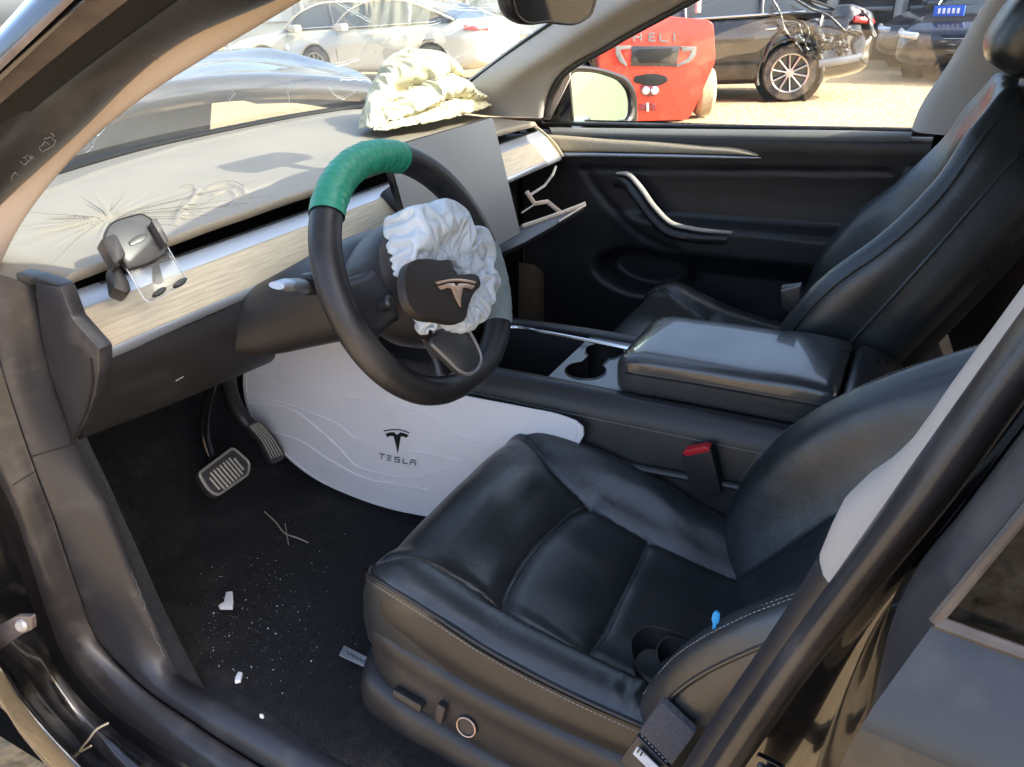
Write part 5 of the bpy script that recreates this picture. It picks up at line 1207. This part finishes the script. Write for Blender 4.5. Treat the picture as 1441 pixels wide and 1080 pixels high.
# ================================================================== YARD BEYOND
mat('tyre', (.03, .03, .03), .85, dust=(.33, .27, .19), dscale=7, dlo=.4, dhi=.7, dmax=.6)
mat('tyre_sandy', (.30, .24, .15), .95, col2=(.42, .34, .22), cscale=8, bump=.5, bscale=30, bdist=.01)
mat('alloy', (.55, .52, .47), .35, metal=.7)
mat('car_glass', (.05, .06, .065), .08, coat=.5)
mat('car_black', (.006, .006, .007), .2, coat=1, dust=(.30, .26, .2), dscale=2.5, dlo=.45, dhi=.9, dmax=.3)
mat('car_cream', (.48, .45, .36), .3, coat=1, dust=(.5, .42, .3), dscale=2, dlo=.5, dhi=.9, dmax=.4)
mat('car_white', (.50, .47, .41), .3, coat=1)
mat('car_dark', (.02, .02, .025), .25, coat=1)
mat('car_wine', (.16, .01, .02), .25, coat=1)
mat('lamp_red', (.5, .02, .02), .2, coat=1)
mat('lamp_clear', (.55, .58, .6), .15, coat=1, metal=.3)
mat('plate_blue', (.02, .10, .55), .4)
mat('fork_red', (.62, .035, .018), .32, coat=.6, dust=(.55, .25, .15), dscale=4, dlo=.5, dhi=.9, dmax=.35)
mat('fork_grey', (.15, .15, .15), .5)
mat('shed', (.05, .052, .055), .8, col2=(.10, .10, .10), cscale=1.2, bump=.5, bscale=5, bdist=.05)
mat('shed_pale', (.42, .47, .48), .8, col2=(.36, .41, .42), cscale=.6)
class Frame:
    def __init__(s, o, fwd):
        s.o = np.array(o, float); f = np.array([fwd[0], fwd[1], 0.]); s.f = f/np.linalg.norm(f); s.l = np.array([-s.f[1], s.f[0], 0]); s.u = np.array([0, 0, 1.])
    def __call__(s, x, y, z): return s.o+s.f*x+s.l*y+s.u*z
    def g(s, G): G = np.asarray(G, float); return s.o+G[..., :1]*s.f+G[..., 1:2]*s.l+G[..., 2:]*s.u
def wheel(F, x, y, side, par, tm='tyre', R_=.335, spokes=10, W_=.21):
    c = F(x, y, R_); ax = F.l*side
    e = empty('wheel', tuple(c), par)
    mb = MB(); mb.lathe([(R_*.66, -W_*.5), (R_*.93, -W_*.5), (R_, -W_*.38), (R_, W_*.36), (R_*.95, W_*.5), (R_*.72, W_*.52), (R_*.68, W_*.40)], c, ax, 40); mb.build('tyre', tm, e)
    mb = MB(); mb.lathe([(R_*.72, W_*.50), (R_*.69, W_*.52), (R_*.66, W_*.44), (R_*.64, W_*.1), (.02, W_*.05)], c, ax, 40); mb.build('rim', 'car_dark', e)
    mb = MB(); mb.lathe([(R_*.73, W_*.49), (R_*.70, W_*.535), (R_*.655, W_*.50), (R_*.65, W_*.3)], c, ax, 40); mb.build('rim_edge', 'alloy', e)
    for k in range(spokes):
        a = 2*math.pi*k/spokes+.2; d = F.f*math.cos(a)+F.u*math.sin(a)
        mb = MB(); mb.tube([c+ax*W_*.42+d*R_*.10, c+ax*W_*.44+d*R_*.4, c+ax*W_*.50+d*R_*.67], [.020, .016, .022], 8, ry=.012); mb.build('spoke', 'alloy', e)
    mb = MB(); mb.lathe([(.001, W_*.5), (.05, W_*.48), (.06, W_*.40)], c, ax, 20); mb.build('hub_cap', 'alloy', e)
    return e
def sedan(nm, label, F, paint, L=4.75, W=1.82, H=1.45, hood=.92, cat='car', dent=None, wheels_side=(1, -1), roof_paint=None, grille=True, trunk=True):
    root = tag(empty(nm, tuple(F.o)), label, cat)
    hl = L/2
    # stations: x, half width, sill z, waist z, deck z (top centre)
    st = [(hl, .55, .38, .50, .55), (hl-.04, .74, .30, .55, .66), (hl-.18, .86, .24, .62, .74), (hl-.55, .90, .22, .70, .86), (hl-1.1, .91, .22, .78, .93), (hl-1.45, .91, .22, .86, .99), (0, .92, .22, .92, 1.0), (-hl+1.25, .92, .22, .95, 1.04), (-hl+.75, .90, .24, .95, 1.06), (-hl+.28, .86, .28, .92, 1.05), (-hl+.07, .78, .34, .85, .98), (-hl, .60, .42, .72, .80)]
    rows = []
    for x, hw, z0, zw, zt in st:
        hw *= W/1.84
        half = [(0, z0), (hw*.8, z0), (hw*.97, z0+.06), (hw, z0+(zw-z0)*.45), (hw*.985, zw-.06), (hw*.95, zw), (hw*.85, zw+(zt-zw)*.7), (hw*.45, zt-.005), (0, zt)]
        rows.append([(x, y, z) for y, z in half]+[(x, -y, z) for y, z in half[-2:0:-1]])
    G = np.array(rows); G = crv(G, 130); sec = np.array([cr(r, 72, True) for r in G])
    if dent is not None: sec = dent(sec)
    xf, xr = hl-.92, -hl+1.02
    fs = gfaces(sec.shape[0], 72, False, True); ctr = np.array([sec.reshape(-1, 3)[list(f_)].mean(0) for f_ in fs]); keep = np.ones(len(fs), bool)
    for xw in (xf, xr): keep &= ~((np.hypot(ctr[:, 0]-xw, ctr[:, 2]-.335) < .405) & (np.abs(ctr[:, 1]) > .5))
    n_ = 72; fs = [f_ for f_, k in zip(fs, keep) if k]+[tuple(range(n_)), tuple(sec.shape[0]*n_-1-k for k in range(n_))]
    body = mob('body', F.g(sec).reshape(-1, 3), fs, paint, root, True, 50)
    for sgn in wheels_side:
        for xw in (xf, xr):
            c = F(xw, sgn*W/2*.995, .335)
            m2 = MB(); m2.lathe([(.001, -.34), (.42, -.34), (.425, -.03)], c, F.l*sgn, 28); m2.build('wheel_arch', 'black', root)
            m2 = MB(); m2.tube([c+F.f*.405*math.cos(a)+F.u*.405*math.sin(a)-F.l*sgn*(.02+.03*max(0, math.sin(a))) for a in np.linspace(-.35, math.pi+.35, 30)], .03, 8, ry=.028); m2.build('arch_lip', paint, root)
            wheel(F, xw, sgn*(W/2-.115), sgn, root)
    # greenhouse
    gs = [(hl-1.40, .80, .985, .985), (hl-1.75, .76, 1.0, H-.18), (hl-2.15, .66, 1.0, H-.02), (hl-2.7, .64, 1.02, H), (-hl+1.55, .64, 1.03, H-.05), (-hl+1.0, .68, 1.05, H-.22), (-hl+.55, .74, 1.06, 1.06)]
    rows = []
    for x, hw, zb, zt in gs:
        hb = .82*W/1.84; ht = hw*W/1.84; k = (zt-zb)/(H-1.0+.001)
        rows.append([(x, hb, zb-.03), (x, hb-(hb-ht)*k*.5, zb+(zt-zb)*.5), (x, hb-(hb-ht)*k*.95-.01, zb+(zt-zb)*.93), (x, ht*.6, zt), (x, 0, zt+.01*k), (x, -ht*.6, zt), (x, -(hb-(hb-ht)*k*.95-.01), zb+(zt-zb)*.93), (x, -(hb-(hb-ht)*k*.5), zb+(zt-zb)*.5), (x, -hb, zb-.03)])
    Gg = loft(rows, 50, 40); grid('windows', F.g(Gg), 'car_glass', root)
    rr = [[(x, y*1.01, z+.012) for x, y, z in r[2:7]] for r in rows[2:5]]
    grid('roof', F.g(loft(rr, 20, 20)), roof_paint or paint, root, thick=.01)
    for sgn in (1, -1):
        top = [r[2] if sgn > 0 else r[6] for r in rows]
        mb = MB(); mb.tube(F.g(cr([(x, y+.006*sgn, z+.004) for x, y, z in top], 40)), .03, 8, ry=.02); mb.build('pillar', paint, root)
        for xq in (-.05, -hl+1.45):
            r0 = Gg[int(np.argmin(np.abs(Gg[:, 0, 0]-xq)))]; r0 = r0[:12] if sgn > 0 else r0[::-1][:12]
            mb = MB(); mb.tube(F.g(np.array(r0)+np.array([0, .006*sgn, 0])), .03, 6, ry=.012); mb.build('pillar', 'car_black' if xq > -.5 else paint, root)
        mb = MB(); mb.tube(F.g(cr([(hl-1.45, sgn*W/2*.905, .985), (0, sgn*W/2*.915, 1.005), (-hl+.9, sgn*W/2*.90, 1.045)], 30)), .012, 6); mb.build('window_trim', 'chrome', root)
        for xd in (hl-1.50, -.12, -hl+1.38):
            mb = MB(); mb.tube(F.g([(xd, sgn*(W/2*.93), .93), (xd+.02, sgn*(W/2+.003), .60), (xd+.03, sgn*(W/2*.975), .30)]), .005, 5); mb.build('door_gap', 'black', root)
        for xd in (.05, -1.05):
            mb = MB(); mb.tube(F.g([(xd, sgn*(W/2-.005), .86), (xd-.09, sgn*(W/2+.022), .865), (xd-.19, sgn*(W/2-.005), .87)]), .012, 6); mb.build('door_handle', paint if paint != 'car_black' else 'chrome', root)
        mb = MB(); mb.rbox(F(hl-1.72, sgn*(W/2+.07), 1.0), (.2, .2, .13), .04); mb.build('side_mirror', paint, root)
        # lamps follow the body corners
        mb = MB(); mb.tube(F.g(cr([(hl-.01, sgn*.50, .61), (hl-.05, sgn*.70, .63), (hl-.24, sgn*.855, .67)], 12)), [.02]+[.05]*10+[.02], 10, ry=.05); mb.build('headlight', 'lamp_clear', root)
        mb = MB(); mb.tube(F.g(cr([(-hl+.04, sgn*.50, .88), (-hl+.10, sgn*.72, .90), (-hl+.32, sgn*.86, .94)], 12)), [.03]+[.05]*10+[.02], 10, ry=.04); mb.build('tail_light', 'lamp_red', root)
    if grille:
        mb = MB(); mb.rbox(F(hl-.035, 0, .52), (.06, .06, .06), .01); Gr = np.array([[F(hl-.02-.10*(abs(y)/.42)**2, y, z) for y in np.linspace(-.42, .42, 14)] for z in (.36, .44, .54, .63)]); grid('grille', Gr, 'gloss_black', root, thick=.02)
        for z in (.42, .50, .58):
            mb = MB(); mb.tube([F(hl-.005-.10*(abs(y)/.42)**2, y, z) for y in np.linspace(-.40, .40, 12)], .008, 6); mb.build('grille_bar', 'chrome', root)
    return root
imgR = np.array([.30, -.954])
# wrecked black sedan seen from its side, tail to the right
def dent(sec):
    s = sec.copy(); x, y, z = s[..., 0], s[..., 1], s[..., 2]
    wq = np.exp(-((x+1.85)/.55)**2)*np.clip((z-.45)/.25, 0, 1)
    nz = vnoise(np.stack([x*4.2, y*3, z*5.5], -1), 2)*.6+vnoise(np.stack([x*10, y*8, z*11], -1), 6)*.4
    s[..., 1] *= 1-wq*(.10+.13*nz); s[..., 2] += wq*.10*vnoise(np.stack([x*5, y*4, z*4], -1), 9); s[..., 0] += wq*.10*vnoise(np.stack([x*5, y*6, z*7], -1), 4)
    return s
axb = -imgR                                              # forward = image left
wb = P(1107, 142, Z=0); Fb = Frame(wb, axb); side_n = -1 if (Fb.l@(CAM-wb)) < 0 else 1
Fb.o = wb + Fb.f*(4.85/2-1.02) - Fb.l*side_n*(1.84/2-.02)
bcar = sedan('wrecked_car', 'black sedan with a smashed rear quarter behind the red forklift', Fb, 'car_black', L=4.85, dent=dent, wheels_side=(side_n,), grille=False)
# torn sheet metal on its rear quarter and the lifted boot lid
plane_o = Fb(0, side_n*.90, 0); plane_n = Fb.l*side_n
def PQ(u, v, off=0.0): return PP(u, v, plane_o+plane_n*off, plane_n)
mat('torn_metal', (.14, .145, .15), .4, metal=.6, col2=(.03, .033, .035), cscale=9, bump=.8, bscale=12, bdist=.05)
for i, pts in enumerate(([(1088,0),(1098,18),(1104,40),(1120,60),(1133,78)], [(1120,0),(1140,12),(1165,22),(1190,44),(1205,52)], [(1128,30),(1138,45),(1133,62),(1140,75)], [(1100,42),(1085,62),(1078,78),(1074,88)], [(1195,42),(1212,48),(1200,60),(1204,78),(1220,90)], [(1150,48),(1166,55),(1160,66),(1168,70)], [(1108,30),(1124,34),(1128,50)])):
    q = [PQ(u, v, .03+.02*math.sin(i*2+k)) for k, (u, v) in enumerate(pts)]; mb = MB(); mb.tube(cr(q, 20), np.linspace(.05, .02, 20), 6, ry=.015); mb.build('torn_strip', 'torn_metal', bcar)
for i, pts in enumerate(([(1110,40),(1132,36),(1136,58),(1118,62)], [(1150,50),(1170,46),(1178,62),(1160,72)], [(1136,66),(1158,72),(1150,82),(1134,80)], [(1178,58),(1192,54),(1196,74),(1180,78)])):
    q = [PQ(u, v, .02+.05*((k+i) % 2)) for k, (u, v) in enumerate(pts)]; Gd = loft([[q[0], q[1]], [(q[0]+q[3])/2+plane_n*.05, (q[1]+q[2])/2-plane_n*.04], [q[3], q[2]]], 10, 10); Gd += .03*rng.normal(size=Gd.shape)*.5; grid('bent_panel', Gd, 'torn_metal', bcar)
bl_ = loft([[PQ(1163,18,-.2), PQ(1185,11,-.3), PQ(1215,16,-.2)], [PQ(1168,22,-.9), PQ(1190,13,-1.0), PQ(1218,20,-.9)]], 8, 14); grid('boot_lid', bl_, 'car_cream', bcar, thick=.03)
grid('boot_cavity', loft([[PQ(1170,24,-.15), PQ(1215,20,-.15)], [PQ(1205,46,-.15), PQ(1228,52,-.15)]], 6, 6), 'black', bcar)
mb = MB(); mb.tube(cr([PQ(1214,15,-.15), PQ(1224,26,-.12), PQ(1226,40,-.1), PQ(1231,52,-.1)], 14), .05, 8, ry=.03); mb.build('bent_hinge', 'torn_metal', bcar)
mb = MB(); mb.tube(cr([PQ(1152,90,.06), PQ(1180,86,.05), PQ(1212,80,.0)], 14), .03, 8, ry=.05); mb.build('bumper_bar', 'silver_dark', bcar)

# pale cars beyond the windscreen
def at_depth(u, v, dep): d = ray(u, v); return CAM+d*dep
g0 = P(372, 92, Z=0); vd = g0-CAM; vd = vd/np.linalg.norm(vd[:2]); 
def ground_at(u, dist):
    d = ray(u, 90); d = d/np.linalg.norm(d[:2]); q = CAM+d*dist; return np.array([q[0], q[1], 0.])
gw = ground_at(372, 17.5); ax_ = ground_at(372, 17.5)-ground_at(700, 16.0); Fa = Frame(gw, ax_); sa = 1 if Fa.l@(CAM-gw) > 0 else -1
Fa.o = gw - Fa.f*(4.75/2-.92) - Fa.l*sa*(.91-.02)
sedan('cream_car', 'cream sedan beyond the windscreen, seen from its side', Fa, 'car_cream', wheels_side=(sa,), grille=False)
gt = ground_at(676, 14.5); F2 = Frame(gt, Fa.f*.9-np.array([FW[0], FW[1], 0])*-.35); s2 = 1 if F2.l@(CAM-gt) > 0 else -1
F2.o = gt + F2.f*(4.6/2) - F2.l*s2*.9
sedan('white_car', 'white sedan behind the burst airbag, its red tail light showing', F2, 'car_white', L=4.6, wheels_side=(s2,), grille=False)
# two cars nose-on at the right
gr1 = P(1262, 98, Z=0); F3 = Frame(gr1, -imgR*.75+np.array([-.66, -.2])); F3.o = gr1 - F3.f*2.35 + F3.l*.25
sedan('grey_car', 'dark car with pale roof parked nose-on beyond the black wreck', F3, 'car_dark', L=4.7, grille=True, roof_paint='car_cream')
gr2 = P(1352, 116, Z=0); F4 = Frame(gr2, -imgR*.55+np.array([-.8, -.2])); F4.o = gr2 - F4.f*2.3 + F4.l*-.2
rc4 = sedan('parked_car', 'dark car with red roof and blue plate, cut off by the far door pillar', F4, 'car_dark', L=4.7, grille=True, roof_paint='car_wine')
mb = MB(); q = F4(2.0, -.25, .93); mb.rbox(q, (.03, .42, .14), .005, frame(F4.f, (0, 0, 1))); mb.build('number_plate', 'plate_blue', rc4)
for k in range(5):
    mb = MB(); mb.rbox(F4(2.018, -.38+.065*k, .93), (.006, .035, .07), .001, frame(F4.f, (0, 0, 1))); mb.build('plate_digit', 'white_plastic', rc4)

# red forklift seen from behind
fl_o = P(925, 171, Z=0); vdir = (fl_o-CAM); vdir[2] = 0; vdir /= np.linalg.norm(vdir)
ca, sa_ = math.cos(R(9)), math.sin(R(9)); fdir = np.array([vdir[0]*ca-vdir[1]*sa_, vdir[0]*sa_+vdir[1]*ca, 0])
fk = tag(empty('forklift', tuple(fl_o)), 'red forklift truck seen from behind through the far door window', 'forklift')
FN = -fdir
def PF(u, v, off=0.0): return PP(u, v, fl_o+FN*off, FN)
outl2 = [(843,84),(849,30),(870,22),(935,23),(1004,29),(1007,86),(998,107),(970,169),(884,171),(856,122),(846,104)]
mb = MB(); mb.prism(round_poly([PF(u, v) for u, v in outl2], .09, 6), fdir*.62, .035, 3); mb.build('counterweight', 'fork_red', fk, auto=50)
mb = MB(); mb.prism([PF(u, v, .004) for u, v in ((889,65),(957,65),(952,94),(888,93))], -FN*-.008, .002); mb.build('rear_grille', 'car_dark', fk)
mb = MB(); mb.prism([PF(u, v, .013) for u, v in ((897,70),(946,68),(944,88),(898,89))], FN*.006, .002); mb.build('grille_mesh', 'black', fk)
for pts in ([(957,65),(980,66),(979,78),(970,88),(951,95),(952,91),(968,82),(973,72),(960,73)], [(866,65),(888,64),(888,69),(873,70),(874,76),(882,90),(882,94),(872,88),(866,76)]):
    mb = MB(); mb.prism([PF(u, v, .004) for u, v in pts], FN*.012, .002); mb.build('side_bracket', 'fork_grey', fk)
for pts in ([(960,73),(974,72),(968,81),(956,84)],):
    pass
slot = [(893,108),(900,106),(932,106),(939,109),(940,114),(934,118),(899,118),(892,115)]
mb = MB(); mb.prism(cr([PF(u, v, .003) for u, v in slot], 32, True), FN*.006, .001); mb.build('tow_slot', 'black', fk)
mb = MB(); mb.prism([PF(u, v, .003) for u, v in ((901,121),(927,121),(926,132),(918,136),(908,136),(902,132))], FN*.006, .001); mb.build('lamp_panel', 'car_wine', fk)
for u in (908.5, 921):
    mb = MB(); mb.lathe([(.001, .03), (.035, .025), (.045, .01), (.047, 0)], PF(u, 128, .008), FN, 16); mb.build('rear_lamp', 'lamp_clear', fk)
for q in ([(899,146),(909,146),(909,156),(899,156)], [(914,146),(923,146),(923,156),(914,156)]):
    mb = MB(); mb.prism([PF(u, v, .003) for u, v in q], FN*.006, .001); mb.build('tow_pin_plate', 'car_wine', fk)
mb = MB(); mb.prism([PF(u, v, .004) for u, v in ((909.5,145),(913,145),(913,157),(909.5,157))], FN*.014, .001); mb.build('tow_pin', 'trim_light', fk)
def PFs(u, v, off=0): return PF(u, v, off+.003)
for letter, sk in (('H', ([(892,46.5),(892,58)], [(902,46.8),(902,58.2)], [(892,52.3),(902,52.5)])), ('E', ([(914,47),(914,58)], [(914,47.3),(922,47.5)], [(914,52.5),(921,52.6)], [(914,57.6),(922.5,57.8)])), ('L', ([(929,47.5),(929,58.2)], [(929,57.8),(940,58.2)])), ('I', ([(949,47.5),(949,58.5)],))):
    for s_ in sk: stroke(s_, 2.7, 'letter_'+letter.lower(), .003, .006, fk, 'fork_grey', PF)
for side_, (u, v) in ((1, (985, 147)), (-1, (858, 147))):
    c = PF(u, v)+fdir*.45; c[2] = .27; axw = np.cross(fdir, (0, 0, 1)); axw = axw/np.linalg.norm(axw)*(1 if (PF(985,147)-PF(858,147))@np.cross(fdir, (0, 0, 1)) > 0 else -1)*side_
    c = c+axw*.10-fdir*.12
    mb = MB(); mb.lathe([(.12, -.10), (.24, -.10), (.27, -.06), (.27, .06), (.24, .10), (.14, .10)], c, axw, 30); mb.build('tyre', 'tyre_sandy', fk)
    mb = MB(); mb.lathe([(.145, .10), (.13, .06), (.06, .05), (.05, .11), (.001, .115)], c, axw, 24); mb.build('wheel_hub', 'trim_light', fk)
rvec = np.cross(fdir, (0, 0, 1.)); rvec /= np.linalg.norm(rvec)
def FK(x, y, z): return fl_o+rvec*x+fdir*y+np.array([0, 0, z])
mb = MB(); mb.prism([FK(-.5, .62, .35), FK(.5, .62, .35), FK(.5, .62, 1.0), FK(-.5, .62, 1.0)], fdir*1.3, .05); mb.build('chassis', 'fork_red', fk)
for sx_ in (-.46, .5):
    mb = MB(); mb.tube([FK(sx_, .55, 1.1), FK(sx_*.98, .60, 1.7), FK(sx_*.95, .75, 2.1)], .035, 8); mb.build('guard_post', 'trim_light', fk)
    mb = MB(); mb.tube([FK(sx_, 1.95, .9), FK(sx_*.98, 1.75, 1.6), FK(sx_*.95, 1.6, 2.1)], .035, 8); mb.build('guard_post', 'trim_light', fk)
mb = MB(); mb.prism([FK(-.5, .72, 2.1), FK(.5, .72, 2.1), FK(.5, 1.65, 2.1), FK(-.5, 1.65, 2.1)], (0, 0, .06), .02); mb.build('overhead_guard', 'car_dark', fk)
mb = MB(); mb.rbox(FK(0, .95, 1.15), (.45, .45, .3), .06, frame(rvec, (0, 0, 1))); mb.build('operator_seat', 'car_dark', fk)
mb = MB(); mb.tube([FK(.10, .58, 1.21), FK(.44, .58, 1.23)], .03, 8); mb.build('rail', 'white_plastic', fk)
for sx_ in (-.35, .35):
    mb = MB(); mb.prism([FK(sx_-.06, 2.05, .1), FK(sx_+.06, 2.05, .1), FK(sx_+.06, 2.05, 2.2), FK(sx_-.06, 2.05, 2.2)], fdir*.1, .01); mb.build('mast_rail', 'car_dark', fk)
    mb = MB(); mb.prism([FK(sx_-.06, 2.2, .06), FK(sx_+.06, 2.2, .06), FK(sx_+.04, 3.2, .06), FK(sx_-.04, 3.2, .06)], (0, 0, .04), .005); mb.build('fork_tine', 'car_dark', fk)

# dark scrap rack / shed closing the yard, and a paler backdrop building added for the bluish tone past the windscreen
def wall_between(nm, label, a, b, h, depth, m_, cat='building', bays=0, bay_m='black'):
    a, b = np.array([a[0], a[1], 0.]), np.array([b[0], b[1], 0.]); d = (b-a)/np.linalg.norm(b-a); n_ = np.array([-d[1], d[0], 0]); n_ = -n_ if n_@(CAM-a) < 0 else n_
    root = tag(empty(nm, tuple((a+b)/2)), label, cat)
    mb = MB(); mb.prism([a-[0, 0, .3], b-[0, 0, .3], b+[0, 0, h], a+[0, 0, h]], -n_*depth, .05); mb.build('wall', m_, root)
    L_ = np.linalg.norm(b-a)
    for k in range(bays):
        c0 = a+d*L_*(k+.12)/bays; c1 = a+d*L_*(k+.88)/bays
        mb = MB(); mb.prism([c0+n_*.01, c1+n_*.01, c1+n_*.01+[0, 0, h*.82], c0+n_*.01+[0, 0, h*.82]], n_*.05, .01); mb.build('bay_panel', bay_m, root)  # on the shed, black panels paint the dark inside its open bays
        mb = MB(); mb.tube([a+d*L_*k/bays+n_*.12, a+d*L_*k/bays+n_*.12+[0, 0, h]], .12, 8); mb.build('post', 'metal_grey', root)
        for zz in (.9, 1.7):
            mb = MB(); mb.tube([c0+n_*.1+[0, 0, zz], c1+n_*.1+[0, 0, zz]], .04, 6); mb.build('rail', 'fork_grey', root)
    mb = MB(); mb.prism([a+n_*.5+[0, 0, h], b+n_*.5+[0, 0, h], b-n_*depth+[0, 0, h+.6], a-n_*depth+[0, 0, h+.6]], (0, 0, .12), .02); mb.build('roof', 'shed', root)
    return root
wall_between('scrap_shed', 'dark open shed behind the wrecked cars on the right', ground_at(1080, 19.0)[:2], ground_at(1620, 17.0)[:2], 3.6, 4, 'shed', bays=5)
wall_between('backdrop_building', 'pale blue-grey backdrop building added far beyond the windscreen', ground_at(120, 44)[:2], ground_at(900, 36)[:2], 7, 6, 'shed_pale', bays=7, bay_m='shed_pale')
# low wall, railing and bush past the near pillar
fnc = tag(empty('railing_fence', tuple(ground_at(-40, 9))), 'dark railing fence glimpsed past the near windscreen pillar', 'fence')
fa, fb = ground_at(-200, 9), ground_at(90, 10.5)
for k in range(24):
    q = fa+(fb-fa)*k/23; mb = MB(); mb.tube([q, q+[0, 0, 1.3]], .02, 6); mb.build('bar', 'car_dark', fnc)
for z in (.35, 1.22):
    mb = MB(); mb.tube([fa+[0, 0, z], fb+[0, 0, z]], .03, 6); mb.build('rail', 'car_dark', fnc)
mat('leaf', (.07, .11, .02), .6, col2=(.13, .15, .03), cscale=5)
tr = tag(empty('roadside_bush', tuple(ground_at(10, 8.2))), 'small green bush in front of the railing fence', 'bush')
c = ground_at(8, 8.2); mb = MB()
for k in range(900):
    p = c+rng.normal(0, 1, 3)*np.array([.25, .3, .22])+np.array([0, 0, .65]); d1 = rng.normal(size=3); d1 /= np.linalg.norm(d1); d2 = np.cross(d1, rng.normal(size=3)); d2 /= np.linalg.norm(d2)+1e-9
    mb.add([p-d1*.05, p+d2*.018, p+d1*.05, p-d2*.018], [(0, 1, 2, 3)])
tag(mb.build('foliage', 'leaf', tr, smooth=False), kind='stuff')
for k in range(5):
    mb = MB(); mb.tube([c+[0, 0, 0], c+rng.normal(0, .1, 3)*[1, 1, 0]+[0, 0, .4], c+rng.normal(0, .2, 3)*[1, 1, 0]+[0, 0, .8]], [.02, .014, .006], 6); mb.build('stem', 'straw', tr)
